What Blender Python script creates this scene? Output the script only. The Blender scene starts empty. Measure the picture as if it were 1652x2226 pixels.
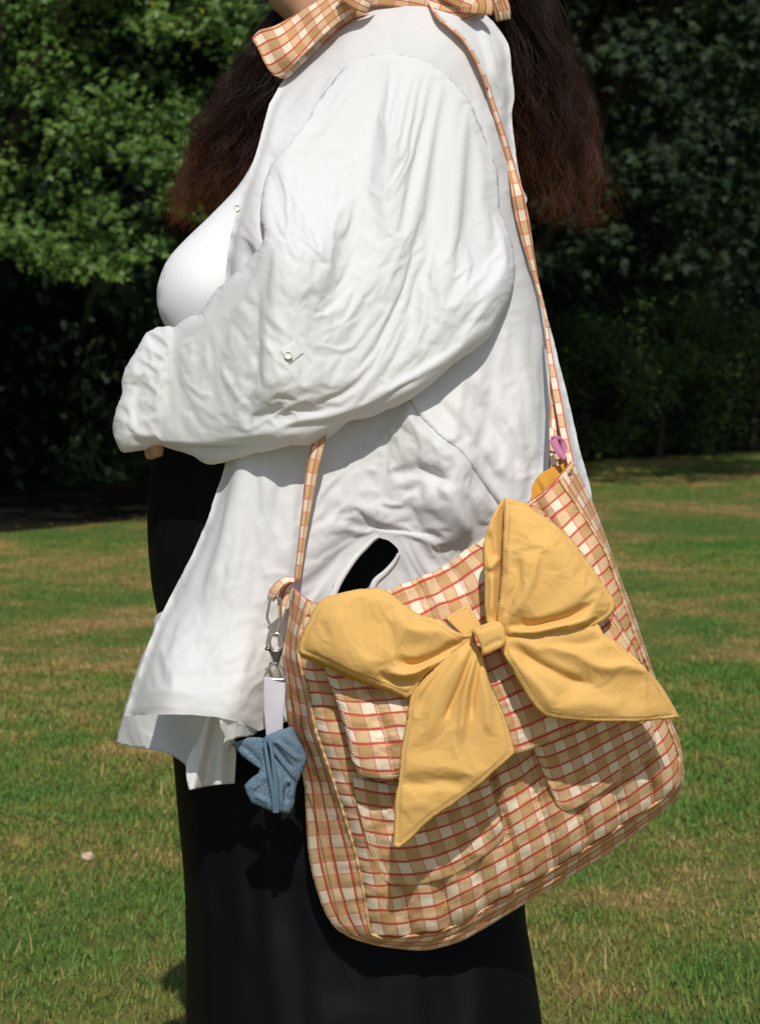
import bpy, math, random
import numpy as np
from mathutils import Vector, geometry, kdtree

random.seed(7)
RNG = np.random.default_rng(7)
SC = bpy.context.scene
COL = SC.collection

# ------------------------------------------------------------------ camera, sky, sun, exposure
FPX, CX, CY = 4070.0, 826.0, 1113.0          # focal length and picture centre, in 1652-wide picture units
CAM = np.array([0.0, -2.2, 0.98])
TILT = math.atan(293.0 / FPX)
cam = bpy.data.cameras.new('camera')
cam.sensor_fit = 'VERTICAL'
cam.sensor_height = 24.0
cam.lens = 24.0 * FPX / 2226.0
cam.clip_end = 600.0
cam.clip_start = 0.05
cam.dof.use_dof = True
cam.dof.focus_distance = 1.9
cam.dof.aperture_fstop = 8.5
cam_ob = bpy.data.objects.new('camera', cam)
COL.objects.link(cam_ob)
cam_ob.location = CAM
cam_ob.rotation_euler = (math.pi / 2 - TILT, 0, 0)
SC.camera = cam_ob

SUN_EL, SUN_LEFT = math.radians(46), math.radians(-4)      # the sun stands high behind the camera
world = bpy.data.worlds.new('World')
SC.world = world
world.use_nodes = True
wn = world.node_tree
sky = wn.nodes.new('ShaderNodeTexSky')
sky.sky_type = 'NISHITA'
sky.sun_disc = False
sky.sun_elevation = SUN_EL
sky.sun_rotation = math.pi + SUN_LEFT
wn.links.new(sky.outputs[0], wn.nodes['Background'].inputs[0])
wn.nodes['Background'].inputs[1].default_value = 0.10
sun = bpy.data.lights.new('sun', 'SUN')
sun.energy = 4.0
sun.angle = math.radians(0.55)
sun.color = (1.0, 0.955, 0.89)
sun_ob = bpy.data.objects.new('sun', sun)
COL.objects.link(sun_ob)
SD = Vector((math.sin(SUN_LEFT) * math.cos(SUN_EL), math.cos(SUN_LEFT) * math.cos(SUN_EL), -math.sin(SUN_EL)))
sun_ob.rotation_euler = SD.to_track_quat('-Z', 'Y').to_euler()
sun_ob.location = (-4, -8, 14)
SC.view_settings.view_transform = 'Standard'
SC.view_settings.look = 'None'
SC.view_settings.exposure = -0.05
SC.view_settings.gamma = 1.0
SC.view_settings.use_curve_mapping = False
SC.render.engine = 'CYCLES'
SC.cycles.max_bounces = 8
SC.cycles.diffuse_bounces = 4
SC.cycles.transmission_bounces = 4
SC.cycles.transparent_max_bounces = 4

# ------------------------------------------------------------------ helpers: points and curves
def P(px, py, y):
    """point at depth y (metres) seen at picture position px, py"""
    px, py, y = np.broadcast_arrays(np.asarray(px, float), np.asarray(py, float), np.asarray(y, float))
    a = (px - CX) / FPX
    b = -(py - CY) / FPX
    dy = math.cos(TILT) + b * math.sin(TILT)
    dz = -math.sin(TILT) + b * math.cos(TILT)
    t = (y - CAM[1]) / dy
    return np.stack([CAM[0] + a * t, y, CAM[2] + dz * t], -1)

def catmull(pts, per=8, closed=False):
    pts = np.asarray(pts, float)
    n = len(pts)
    if n < 3 and not closed:
        t = np.linspace(0, 1, per * (n - 1) + 1)[:, None]
        return pts[0] * (1 - t) + pts[-1] * t
    out = []
    rng = range(n) if closed else range(n - 1)
    for i in rng:
        if closed:
            p0, p1, p2, p3 = pts[(i - 1) % n], pts[i], pts[(i + 1) % n], pts[(i + 2) % n]
        else:
            p1, p2 = pts[i], pts[i + 1]
            p0 = pts[i - 1] if i > 0 else 2 * p1 - p2
            p3 = pts[i + 2] if i + 2 < n else 2 * p2 - p1
        for k in range(per):
            t = k / per
            out.append(0.5 * (2 * p1 + (p2 - p0) * t + (2 * p0 - 5 * p1 + 4 * p2 - p3) * t * t + (3 * p1 - p0 - 3 * p2 + p3) * t ** 3))
    if not closed:
        out.append(pts[-1])
    return np.array(out)

def resample(c, n):
    c = np.asarray(c, float)
    d = np.r_[0, np.cumsum(np.linalg.norm(np.diff(c[:, :2], axis=0), axis=1) + 1e-9)]
    s = np.linspace(0, d[-1], n)
    return np.stack([np.interp(s, d, c[:, k]) for k in range(c.shape[1])], -1)

def curve(pts, n):
    return resample(catmull(pts, 10), n)

def outline(pts, step):
    """closed smooth outline; a point given twice in a row is a sharp corner"""
    pts = [tuple(p) for p in pts]
    n = len(pts)
    corners = [i for i in range(n) if pts[i] == pts[(i + 1) % n]]
    if not corners:
        c = catmull(pts, 10, True)
        c = np.vstack([c, c[:1]])
        L = np.linalg.norm(np.diff(c, axis=0), axis=1).sum()
        return resample(c, max(8, int(L / step)))[:-1]
    segs = []
    for a, i in enumerate(corners):
        j = corners[(a + 1) % len(corners)]
        idx = (i + 1) % n
        s = [pts[idx]]
        while idx != j:
            idx = (idx + 1) % n
            s.append(pts[idx])
        if len(s) < 2:
            continue
        c = catmull(s, 10)
        L = np.linalg.norm(np.diff(c, axis=0), axis=1).sum()
        segs.append(resample(c, max(2, int(L / step) + 1))[:-1])
    return np.vstack(segs)

def inside(poly, px, py):
    r = np.zeros(px.shape, bool)
    n = len(poly)
    j = n - 1
    for i in range(n):
        xi, yi = poly[i]
        xj, yj = poly[j]
        if yi != yj:
            c = ((yi > py) != (yj > py)) & (px < (xj - xi) * (py - yi) / (yj - yi) + xi)
            r ^= c
        j = i
    return r

def seg_dist(pl, px, py):
    """unsigned and signed distance to a polyline, and place along it (0..1)"""
    best = np.full(px.shape, 1e9)
    sg = np.zeros(px.shape)
    tt = np.zeros(px.shape)
    m = len(pl) - 1
    for i in range(m):
        a, b = pl[i], pl[i + 1]
        ab = b - a
        L2 = (ab ** 2).sum() + 1e-9
        u = np.clip(((px - a[0]) * ab[0] + (py - a[1]) * ab[1]) / L2, 0, 1)
        dx = px - (a[0] + u * ab[0])
        dy = py - (a[1] + u * ab[1])
        d = np.hypot(dx, dy)
        k = d < best
        best[k] = d[k]
        s = np.sign(ab[0] * dy - ab[1] * dx)
        sg[k] = s[k]
        tt[k] = ((i + u) / m)[k]
    return best, sg * best, tt

def strokes(px, py, items):
    """sum of fold strokes: ('r', pts, width, height) ridge (negative: valley);
    ('s', pts, sharp, height, decay) step that is high on the right of the direction of travel"""
    h = np.zeros(px.shape)
    for it in items:
        pl = catmull(it[1], 5)
        w = it[2]
        reach = (w * 4 if it[0] == 'r' else max(it[4] * 4, w * 4)) + 5
        k = (px > pl[:, 0].min() - reach) & (px < pl[:, 0].max() + reach) & (py > pl[:, 1].min() - reach) & (py < pl[:, 1].max() + reach)
        if not k.any():
            continue
        d, s, t = seg_dist(pl, px[k], py[k])
        tap = np.clip(np.minimum(t, 1 - t) * 4.5, 0, 1)
        tap = tap * tap * (3 - 2 * tap)
        if it[0] == 'r':
            v = it[3] * np.exp(-(d / w) ** 2) * tap
        else:
            v = it[3] * (1 / (1 + np.exp(-np.clip(s / w, -30, 30)))) * np.exp(-np.maximum(s, 0) / it[4]) * tap
        h[k] += v
    return h

LAT = RNG.random((256, 256))
def vnoise(x, y, seed=0):
    x = x + seed * 17.31
    y = y + seed * 29.77
    i = np.floor(x).astype(int)
    j = np.floor(y).astype(int)
    fx, fy = x - i, y - j
    fx = fx * fx * fx * (fx * (fx * 6 - 15) + 10)
    fy = fy * fy * fy * (fy * (fy * 6 - 15) + 10)
    a = LAT[i & 255, j & 255]; b = LAT[(i + 1) & 255, j & 255]
    c = LAT[i & 255, (j + 1) & 255]; d = LAT[(i + 1) & 255, (j + 1) & 255]
    return (a * (1 - fx) + b * fx) * (1 - fy) + (c * (1 - fx) + d * fx) * fy

def fbm(x, y, seed=0, o=3):
    r, a = 0, 0.5
    for k in range(o):
        r = r + a * vnoise(x * 2 ** k, y * 2 ** k, seed + k * 3)
        a *= 0.5
    return r

def wrinkles(px, py, ang, along, across, amp, seed, sharp=1.6):
    """creased noise running in direction ang (degrees, picture plane)"""
    a = math.radians(ang)
    wx = (fbm(px / 90, py / 90, seed + 50) - 0.45) * 60
    wy = (fbm(px / 90, py / 90, seed + 60) - 0.45) * 60
    u = ((px + wx) * math.cos(a) + (py + wy) * math.sin(a)) / along
    v = (-(px + wx) * math.sin(a) + (py + wy) * math.cos(a)) / across
    n = vnoise(u, v, seed)
    r = (1 - np.abs(2 * n - 1)) ** sharp
    m = np.clip(vnoise(px / 130, py / 130, seed + 9) * 2 - 0.5, 0, 1)
    return amp * r * m

def crumple(px, py, seed, amp):
    """fine pressed-in creases of linen, broken facets"""
    wx = (fbm(px / 60, py / 60, seed + 70) - 0.44) * 50
    wy = (fbm(px / 60, py / 60, seed + 80) - 0.44) * 50
    h = 0
    for k, (sc, a) in enumerate(((85, 1.0), (44, 0.55), (23, 0.28))):
        n = vnoise((px + wx) / sc, (py + wy) / sc, seed + 11 * k)
        h = h + a * np.abs(2 * n - 1) ** 0.8
    return amp * (h - 0.9)

def sstep(a, b, x):
    t = np.clip((x - a) / (b - a), 0, 1)
    return t * t * (3 - 2 * t)

class Swell:
    """swelling of an outline: 0 on the outline, round like a blown-up cushion inside (picture units)"""
    def __init__(self, pts, cell=6.0):
        poly = outline(pts, 8)
        x0, y0 = poly.min(0) - 3 * cell
        x1, y1 = poly.max(0) + 3 * cell
        h = None
        for mul in (8, 4, 2, 1):
            c = cell * mul
            nx, ny = int((x1 - x0) / c) + 2, int((y1 - y0) / c) + 2
            gx, gy = np.meshgrid(x0 + np.arange(nx) * c, y0 + np.arange(ny) * c, indexing='ij')
            m = inside(poly, gx, gy)
            if h is None:
                h = np.zeros((nx, ny))
            else:
                h = self.sample(h, pc, x0, y0, gx, gy) * m
            for _ in range(160 if mul > 1 else 80):
                s = np.zeros_like(h)
                s[1:-1, 1:-1] = 0.25 * (h[2:, 1:-1] + h[:-2, 1:-1] + h[1:-1, 2:] + h[1:-1, :-2] + c * c)
                h = s * m
            pc = c
        self.h, self.c, self.x0, self.y0 = h, cell, x0, y0
    @staticmethod
    def sample(h, c, x0, y0, px, py):
        u = np.clip((px - x0) / c, 0, h.shape[0] - 1.001)
        v = np.clip((py - y0) / c, 0, h.shape[1] - 1.001)
        i, j = u.astype(int), v.astype(int)
        f, g = u - i, v - j
        return (h[i, j] * (1 - f) + h[i + 1, j] * f) * (1 - g) + (h[i, j + 1] * (1 - f) + h[i + 1, j + 1] * f) * g
    def soft(self, px, py, R):
        """0 on the outline, rising without a rounded rim, towards 1"""
        h = 4 * np.maximum(self.sample(self.h, self.c, self.x0, self.y0, px, py), 0)
        return h / (h + R * R)
    def __call__(self, px, py):
        return np.sqrt(4 * np.maximum(self.sample(self.h, self.c, self.x0, self.y0, px, py), 0))

# ------------------------------------------------------------------ helpers: objects
def tag(o, label=None, cat=None, group=None, kind=None):
    if label: o['label'] = label
    if cat: o['category'] = cat
    if group: o['group'] = group
    if kind: o['kind'] = kind
    return o

def empty(name, loc, label, cat, group=None):
    o = bpy.data.objects.new(name, None)
    COL.objects.link(o)
    o.location = loc
    o.empty_display_size = 0.1
    return tag(o, label, cat, group)

def link(name, me, mat, parent=None):
    o = bpy.data.objects.new(name, me)
    COL.objects.link(o)
    if mat is not None:
        me.materials.append(mat)
    if parent is not None:
        o.parent = parent
        if parent.type == 'EMPTY':
            o.location = -parent.location
    return o

def mesh_np(name, V, F, uv=None, smooth=True):
    """V (n,3); F (m,k) array of triangles or quads; uv per vertex (n,2)"""
    me = bpy.data.meshes.new(name)
    V = np.asarray(V, np.float32)
    F = np.asarray(F, np.int32)
    k = F.shape[1]
    me.vertices.add(len(V))
    me.vertices.foreach_set('co', V.ravel())
    me.loops.add(F.size)
    me.loops.foreach_set('vertex_index', F.ravel())
    me.polygons.add(len(F))
    me.polygons.foreach_set('loop_start', np.arange(0, F.size, k, dtype=np.int32))
    me.polygons.foreach_set('loop_total', np.full(len(F), k, np.int32))
    me.update(calc_edges=True)
    me.polygons.foreach_set('use_smooth', np.full(len(F), smooth, bool))
    if uv is not None:
        l = me.uv_layers.new(name='UVMap')
        l.data.foreach_set('uv', np.asarray(uv, np.float32)[F.ravel()].ravel())
    me.validate()
    return me

def solid(o, t, offset=-1):
    m = o.modifiers.new('thickness', 'SOLIDIFY')
    m.thickness = t
    m.offset = offset
    m.use_even_offset = False
    return o

def sheet(name, pts, depth, mat, parent, step=5.0, back=None, thick=None, uvs=1 / 1850.0, jitter=0.0, uvfn=None):
    """cloth cut to an outline; depth(px, py) gives its depth. back(px, py): a second, far face closes it"""
    b = outline(pts, step)
    if jitter:
        n = np.roll(b, -1, 0) - np.roll(b, 1, 0)
        n = np.stack([-n[:, 1], n[:, 0]], -1) / (np.linalg.norm(n, axis=1)[:, None] + 1e-6)
        b = b + n * ((fbm(b[:, 0] / 22, b[:, 1] / 22, 3) - 0.44) * jitter * 2)[:, None]
    x0, y0 = b.min(0)
    x1, y1 = b.max(0)
    gx, gy = np.meshgrid(np.arange(x0, x1 + step, step), np.arange(y0, y1 + step, step * 0.866), indexing='ij')
    gx = gx + (np.arange(gx.shape[1]) % 2)[None, :] * step / 2
    gx, gy = gx.ravel(), gy.ravel()
    k = inside(b, gx, gy)
    gx, gy = gx[k], gy[k]
    d, _, _ = seg_dist(np.vstack([b, b[:1]]), gx, gy)
    k = d > step * 0.55
    pts2 = np.vstack([b, np.stack([gx[k], gy[k]], -1)])
    nb = len(b)
    r = geometry.delaunay_2d_cdt([Vector(p) for p in pts2], [], [list(range(nb))], 1, 1e-6)
    v2 = np.array([tuple(v) for v in r[0]])
    F = np.array([f for f in r[2] if len(f) == 3])
    px, py = v2[:, 0], v2[:, 1]
    # orient towards the camera
    a, bb, c = v2[F[:, 0]], v2[F[:, 1]], v2[F[:, 2]]
    cr = (bb[:, 0] - a[:, 0]) * (c[:, 1] - a[:, 1]) - (bb[:, 1] - a[:, 1]) * (c[:, 0] - a[:, 0])
    F[cr > 0] = F[cr > 0][:, ::-1]
    y = depth(px, py)
    V = P(px, py, y)
    uv = np.stack([px, -py], -1) * uvs if uvfn is None else uvfn(px, py)
    if back is not None:
        ed = np.sort(np.vstack([F[:, [0, 1]], F[:, [1, 2]], F[:, [2, 0]]]), 1)
        u, cnt = np.unique(ed, axis=0, return_counts=True)
        bd = np.zeros(len(px), bool)
        bd[u[cnt == 1].ravel()] = True
        mp = np.arange(len(px))
        it = np.where(~bd)[0]
        mp[it] = len(px) + np.arange(len(it))
        V = np.vstack([V, P(px[it], py[it], back(px[it], py[it]))])
        uv = np.vstack([uv, uv[it]])
        F = np.vstack([F, mp[F][:, ::-1]])
    o = link(name, mesh_np(name, V, F, uv), mat, parent)
    if thick:
        solid(o, thick)
    return o

def gridmesh(name, PXY, mat, parent, uv=None, thick=None, wrap=False):
    """PXY (n,m,3) of picture x, picture y, depth; wrap joins the last column to the first"""
    n, m, _ = PXY.shape
    V = P(PXY[..., 0], PXY[..., 1], PXY[..., 2]).reshape(-1, 3)
    i, j = np.meshgrid(np.arange(n - 1), np.arange(m if wrap else m - 1), indexing='ij')
    j2 = (j + 1) % m
    F = np.stack([i * m + j, i * m + j2, (i + 1) * m + j2, (i + 1) * m + j], -1).reshape(-1, 4)
    if uv is None:
        uv = np.stack([PXY[..., 0], -PXY[..., 1]], -1) / 1850.0
    o = link(name, mesh_np(name, V, F[:, ::-1], uv.reshape(-1, 2)), mat, parent)
    if thick:
        solid(o, thick)
    return o

def loft(name, A, B, yc, r, mat, parent, n=60, m=48, disp=None, pw=1.0, cap=True):
    """rings between a left contour A and a right contour B; yc depth of the middle, r half depth"""
    A, B = curve(A, n), curve(B, n)
    t = np.linspace(0, 1, n)
    yc = np.interp(t, np.linspace(0, 1, len(yc)), yc)
    r = np.interp(t, np.linspace(0, 1, len(r)), r)
    th = np.linspace(0, 2 * math.pi, m, endpoint=False)
    c, s = np.cos(th), np.sin(th)
    c = np.sign(c) * np.abs(c) ** pw
    s = np.sign(s) * np.abs(s) ** pw
    M, H = (A + B) / 2, (B - A) / 2
    px = M[:, None, 0] + H[:, None, 0] * c
    py = M[:, None, 1] + H[:, None, 1] * c
    y = yc[:, None] + r[:, None] * s
    if disp is not None:
        y = y + disp(px, py) * np.clip(-s, 0, 1)
    return gridmesh(name, np.stack([px, py, y], -1), mat, parent, wrap=True)

def coons(top, bottom, left, right, nu, nv):
    T, Bm = curve(top, nu), curve(bottom, nu)
    L, R = curve(left, nv), curve(right, nv)
    u = np.linspace(0, 1, nu)[None, :, None]
    v = np.linspace(0, 1, nv)[:, None, None]
    S = (1 - v) * T[None] + v * Bm[None] + (1 - u) * L[:, None] + u * R[:, None]
    S -= (1 - u) * (1 - v) * T[0] + u * (1 - v) * T[-1] + (1 - u) * v * Bm[0] + u * v * Bm[-1]
    return S

def tube(name, pts, rad, mat, parent, seg=8, closed=False, per=8, smooth_path=True):
    """round bar through world points"""
    pts = np.asarray(pts, float)
    c = catmull(pts, per, closed) if smooth_path else pts
    rad = np.broadcast_to(np.asarray(rad, float), (len(c),)) if np.ndim(rad) == 0 else np.interp(np.linspace(0, 1, len(c)), np.linspace(0, 1, len(rad)), rad)
    n = len(c)
    tg = np.roll(c, -1, 0) - np.roll(c, 1, 0) if closed else np.gradient(c, axis=0)
    tg /= np.linalg.norm(tg, axis=1)[:, None] + 1e-12
    ref = np.array([0.31, -0.9, 0.29])
    a = np.cross(tg, ref); a /= np.linalg.norm(a, axis=1)[:, None] + 1e-12
    b = np.cross(tg, a)
    th = np.linspace(0, 2 * math.pi, seg, endpoint=False)
    V = c[:, None] + rad[:, None, None] * (np.cos(th)[None, :, None] * a[:, None] + np.sin(th)[None, :, None] * b[:, None])
    V = V.reshape(-1, 3)
    i, j = np.meshgrid(np.arange(n if closed else n - 1), np.arange(seg), indexing='ij')
    F = np.stack([i * seg + j, i * seg + (j + 1) % seg, ((i + 1) % n) * seg + (j + 1) % seg, ((i + 1) % n) * seg + j], -1).reshape(-1, 4)
    return link(name, mesh_np(name, V, F), mat, parent) if name else (V, F)

def stitches(name, lines, depth, mat, parent, gap=6.4, size=4.2, w=1.3, lift=0.0009, uvcol=None):
    """a row of thread stitches along each picture line, lying on the surface depth(px, py)"""
    V, F = [], []
    for pts in lines:
        c = catmull(pts, 10)
        L = np.linalg.norm(np.diff(c, axis=0), axis=1).sum()
        c = resample(c, max(3, int(L / gap)))
        t = np.gradient(c, axis=0)
        t /= np.linalg.norm(t, axis=1)[:, None] + 1e-9
        nrm = np.stack([-t[:, 1], t[:, 0]], -1)
        for p, d, q in zip(c, t, nrm):
            a, b = p - d * size / 2, p + d * size / 2
            ring = [a, p + q * w, b, p - q * w, p]
            xy = np.array(ring)
            y = depth(xy[:, 0], xy[:, 1]) - lift * np.array([0.2, 0.6, 0.2, 0.6, 1.6])
            k = len(V)
            V.extend(P(xy[:, 0], xy[:, 1], y))
            F.extend([[k, k + 1, k + 4], [k + 1, k + 2, k + 4], [k + 2, k + 3, k + 4], [k + 3, k, k + 4]])
    F = np.array(F)[:, ::-1]
    o = link(name, mesh_np(name, np.array(V), F), mat, parent)
    o['kind'] = 'stuff'
    return o

def settle(o, free, expand=0.05, frames=24, gravity=0.3, bend=0.05, pressure=0.0, tension=12.0, keep=1.0, quality=4, slack=None):
    """let the cloth take its own creases: it is cut a little larger than its form, held where free is 0, and relaxed"""
    vg = o.vertex_groups.new(name='held')
    w = 1.0 - np.clip(free, 0, 1)
    for lv in np.unique(np.round(w * 20) / 20):
        idx = np.where(np.round(w * 20) / 20 == lv)[0]
        if lv > 0: vg.add(idx.tolist(), float(lv), 'REPLACE')
    mods = [m for m in o.modifiers]
    for m in mods: m.show_viewport = False
    c = o.modifiers.new('cloth', 'CLOTH')
    s = c.settings
    s.quality = quality
    s.mass = 0.12
    s.tension_stiffness = s.compression_stiffness = tension
    s.shear_stiffness = tension * 0.4
    s.bending_stiffness = bend
    s.tension_damping = s.compression_damping = 8
    s.shear_damping = 8
    s.bending_damping = 0.3
    s.air_damping = 3
    s.vertex_group_mass = 'held'
    s.pin_stiffness = 1.0
    s.shrink_min = s.shrink_max = -expand
    if slack is not None:
        g2 = o.vertex_groups.new(name='slack')
        q = np.round(np.clip(slack, 0, 1) * 20) / 20
        for lv in np.unique(q):
            if lv > 0: g2.add(np.where(q == lv)[0].tolist(), float(lv), 'REPLACE')
        s.vertex_group_shrink = 'slack'
        s.shrink_min, s.shrink_max = 0.0, -expand
    s.effector_weights.gravity = gravity
    if pressure:
        s.use_pressure = True
        s.uniform_pressure_force = pressure
    c.collision_settings.use_collision = False
    c.collision_settings.use_self_collision = False
    c.point_cache.frame_start = 1
    c.point_cache.frame_end = frames + 1
    for f in range(1, frames + 1):
        SC.frame_set(f)
    dg = bpy.context.evaluated_depsgraph_get()
    ev = o.evaluated_get(dg)
    co = np.empty(len(o.data.vertices) * 3, np.float32)
    ev.data.vertices.foreach_get('co', co)
    o.modifiers.remove(c)
    old = np.empty_like(co); o.data.vertices.foreach_get('co', old)
    SC.frame_set(1)
    bad = ~np.isfinite(co); co[bad] = old[bad]
    d = co - old
    o.data.vertices.foreach_set('co', old + d * keep)
    o.data.update()
    for m in mods: m.show_viewport = True

def where(o):
    """vertices of o and the place and depth at which the picture shows them"""
    co = np.empty(len(o.data.vertices) * 3, np.float32)
    o.data.vertices.foreach_get('co', co)
    co = co.reshape(-1, 3)
    rel = co - CAM
    dep = rel @ np.array([0, math.cos(TILT), -math.sin(TILT)])
    return co, CX + FPX * rel[:, 0] / dep, CY - FPX * (rel @ np.array([0, math.sin(TILT), math.cos(TILT)])) / dep

def smooth_rim(o, pts, reach=20.0, times=14):
    """even out the depth of a sheet along its cut edge"""
    co, px, py = where(o)
    co = co.copy()
    out = outline(pts, 8)
    db, _, _ = seg_dist(np.vstack([out, out[:1]]), px, py)
    me = o.data
    ed = np.empty(len(me.edges) * 2, np.int32)
    me.edges.foreach_get('vertices', ed)
    ed = ed.reshape(-1, 2)
    deg = np.bincount(ed.ravel(), minlength=len(co)).astype(float)
    w = np.clip(1 - db / reach, 0, 1)
    for _ in range(times):
        s = np.bincount(ed[:, 0], co[ed[:, 1], 1], len(co)) + np.bincount(ed[:, 1], co[ed[:, 0], 1], len(co))
        co[:, 1] += w * 0.7 * (s / np.maximum(deg, 1) - co[:, 1])
    me.vertices.foreach_set('co', P(px, py, co[:, 1]).astype(np.float32).ravel())
    me.update()

def depth_of(o, keep=None):
    co, px, py = where(o)
    if keep is not None:
        co, px, py = co[keep], px[keep], py[keep]
    kd = kdtree.KDTree(len(co))
    for i, (a, b) in enumerate(zip(px, py)):
        kd.insert((a, b, 0), i)
    kd.balance()
    def f(qx, qy):
        qx, qy = np.broadcast_arrays(np.asarray(qx, float), np.asarray(qy, float))
        r = np.empty(qx.size)
        for k, (a, b) in enumerate(zip(qx.ravel(), qy.ravel())):
            near = kd.find_n((a, b, 0), 5)
            w = np.array([1 / (n[2] + 1.0) for n in near])
            r[k] = (w * np.array([co[n[1], 1] for n in near])).sum() / w.sum()
        return r.reshape(qx.shape)
    return f

# ------------------------------------------------------------------ materials
def rgb(h):
    h = h.lstrip('#')
    v = [int(h[i:i + 2], 16) / 255 for i in (0, 2, 4)]
    return tuple(x / 12.92 if x <= 0.04045 else ((x + 0.055) / 1.055) ** 2.4 for x in v) + (1,)

class Mat:
    def __init__(self, name, base=(0.5, 0.5, 0.5), rough=0.8, spec=0.3, **kw):
        self.m = bpy.data.materials.new(name)
        self.m.use_nodes = True
        self.t = self.m.node_tree
        self.b = self.t.nodes['Principled BSDF']
        self.out = self.t.nodes['Material Output']
        self.b.inputs['Base Color'].default_value = tuple(base[:3]) + (1,)
        self.b.inputs['Roughness'].default_value = rough
        self.b.inputs['Specular IOR Level'].default_value = spec
        for k, v in kw.items():
            self.b.inputs[k.replace('_', ' ')].default_value = v
    def n(self, typ, **kw):
        o = self.t.nodes.new('ShaderNode' + typ)
        for k, v in kw.items():
            setattr(o, k, v)
        return o
    def l(self, a, b):
        self.t.links.new(a, b)
    def math(self, op, a, b=None, c=None):
        o = self.n('Math', operation=op)
        for i, v in enumerate((a, b, c)):
            if v is None: continue
            if isinstance(v, (int, float)): o.inputs[i].default_value = v
            else: self.l(v, o.inputs[i])
        return o.outputs[0]
    def mix(self, f, a, b, blend='MIX'):
        o = self.n('Mix', data_type='RGBA', blend_type=blend)
        for s, v in ((0, f), (6, a), (7, b)):
            if isinstance(v, (int, float)): o.inputs[s].default_value = v
            elif isinstance(v, (tuple, list)): o.inputs[s].default_value = tuple(v[:3]) + (1,)
            else: self.l(v, o.inputs[s])
        return o.outputs[2]
    def coord(self, which='UV', scale=(1, 1, 1), rot=0):
        tc = self.n('TexCoord')
        mp = self.n('Mapping')
        mp.inputs['Scale'].default_value = scale
        mp.inputs['Rotation'].default_value = (0, 0, rot)
        self.l(tc.outputs[which], mp.inputs[0])
        return mp.outputs[0]
    def noise(self, vec, scale, detail=3, rough=0.5, dist=0):
        o = self.n('TexNoise')
        if vec is not None: self.l(vec, o.inputs['Vector'])
        o.inputs['Scale'].default_value = scale
        o.inputs['Detail'].default_value = detail
        o.inputs['Roughness'].default_value = rough
        o.inputs['Distortion'].default_value = dist
        return o.outputs[0]
    def ramp(self, f, stops):
        o = self.n('ValToRGB')
        e = o.color_ramp.elements
        while len(e) < len(stops): e.new(0.5)
        for k, (p, c) in enumerate(stops):
            e[k].position = p
            e[k].color = tuple(c[:3]) + (1,) if isinstance(c, (tuple, list)) else (c, c, c, 1)
        self.l(f, o.inputs[0])
        return o.outputs[0]
    def base(self, c):
        self.l(c, self.b.inputs['Base Color'])
        return self
    def bump(self, h, dist=0.001, strength=1.0):
        o = self.n('Bump')
        o.inputs['Distance'].default_value = dist
        o.inputs['Strength'].default_value = strength
        self.l(h, o.inputs['Height'])
        prev = self.b.inputs['Normal']
        if prev.is_linked:
            self.l(prev.links[0].from_socket, o.inputs['Normal'])
        self.l(o.outputs[0], prev)
        return self
    def translucent(self, f, c):
        tr = self.n('BsdfTranslucent')
        if isinstance(c, (tuple, list)): tr.inputs[0].default_value = tuple(c[:3]) + (1,)
        else: self.l(c, tr.inputs[0])
        mx = self.n('MixShader')
        mx.inputs[0].default_value = f
        self.l(self.b.outputs[0], mx.inputs[1])
        self.l(tr.outputs[0], mx.inputs[2])
        self.l(mx.outputs[0], self.out.inputs[0])
        return self

def linen(name, col, warp=1.0):
    m = Mat(name, col, 0.9, 0.15)
    a = m.noise(m.coord('UV', (260, 1500, 1)), 1.0, 2)
    b = m.noise(m.coord('UV', (1500, 260, 1)), 1.0, 2)
    s = m.math('ADD', a, b)
    big = m.noise(m.coord('UV', (1, 1, 1)), 42, 4, 0.55, 0.6)
    cr = m.noise(m.coord('UV', (1, 1, 1)), 110, 3, 0.6, 1.2)
    m.base(m.mix(m.ramp(s, [(0.38, 0.0), (0.62, 1.0)]) if False else m.math('MULTIPLY', s, 0.5), tuple(x * 0.90 for x in col[:3]), tuple(min(0.86, x * 1.05) for x in col[:3])))
    dn = m.n('TexNoise'); m.l(m.coord('UV'), dn.inputs['Vector']); dn.inputs['Scale'].default_value = 34; dn.inputs['Detail'].default_value = 3
    ad = m.n('VectorMath', operation='MULTIPLY_ADD'); m.l(dn.outputs['Color'], ad.inputs[0]); ad.inputs[1].default_value = (0.022, 0.022, 0.022); m.l(m.coord('UV'), ad.inputs[2])
    hs = []
    for sc, rot, st in ((17, 0.6, 0.5), (36, -0.5, 0.6), (70, 0.2, 0.8)):
        mp = m.n('Mapping'); mp.inputs['Rotation'].default_value = (0, 0, rot); mp.inputs['Scale'].default_value = (1, st, 1); m.l(ad.outputs[0], mp.inputs[0])
        v = m.n('TexVoronoi', feature='DISTANCE_TO_EDGE'); v.inputs['Scale'].default_value = sc; m.l(mp.outputs[0], v.inputs['Vector'])
        hs.append(m.math('DIVIDE', m.math('MINIMUM', v.outputs[0], 0.35), sc / 17.0))
    vv = m.math('ADD', m.math('ADD', hs[0], hs[1]), hs[2])
    patch = m.math('MULTIPLY', vv, m.ramp(m.noise(m.coord('UV'), 9, 2), [(0.35, 0.25), (0.65, 1.0)]))
    m.bump(patch, 0.0024 * warp, 0.55)
    m.bump(big, 0.0003 * warp, 1.0)
    m.bump(s, 0.00016, 1.0)
    m.translucent(0.28, (0.84, 0.82, 0.80))
    return m.m

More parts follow.
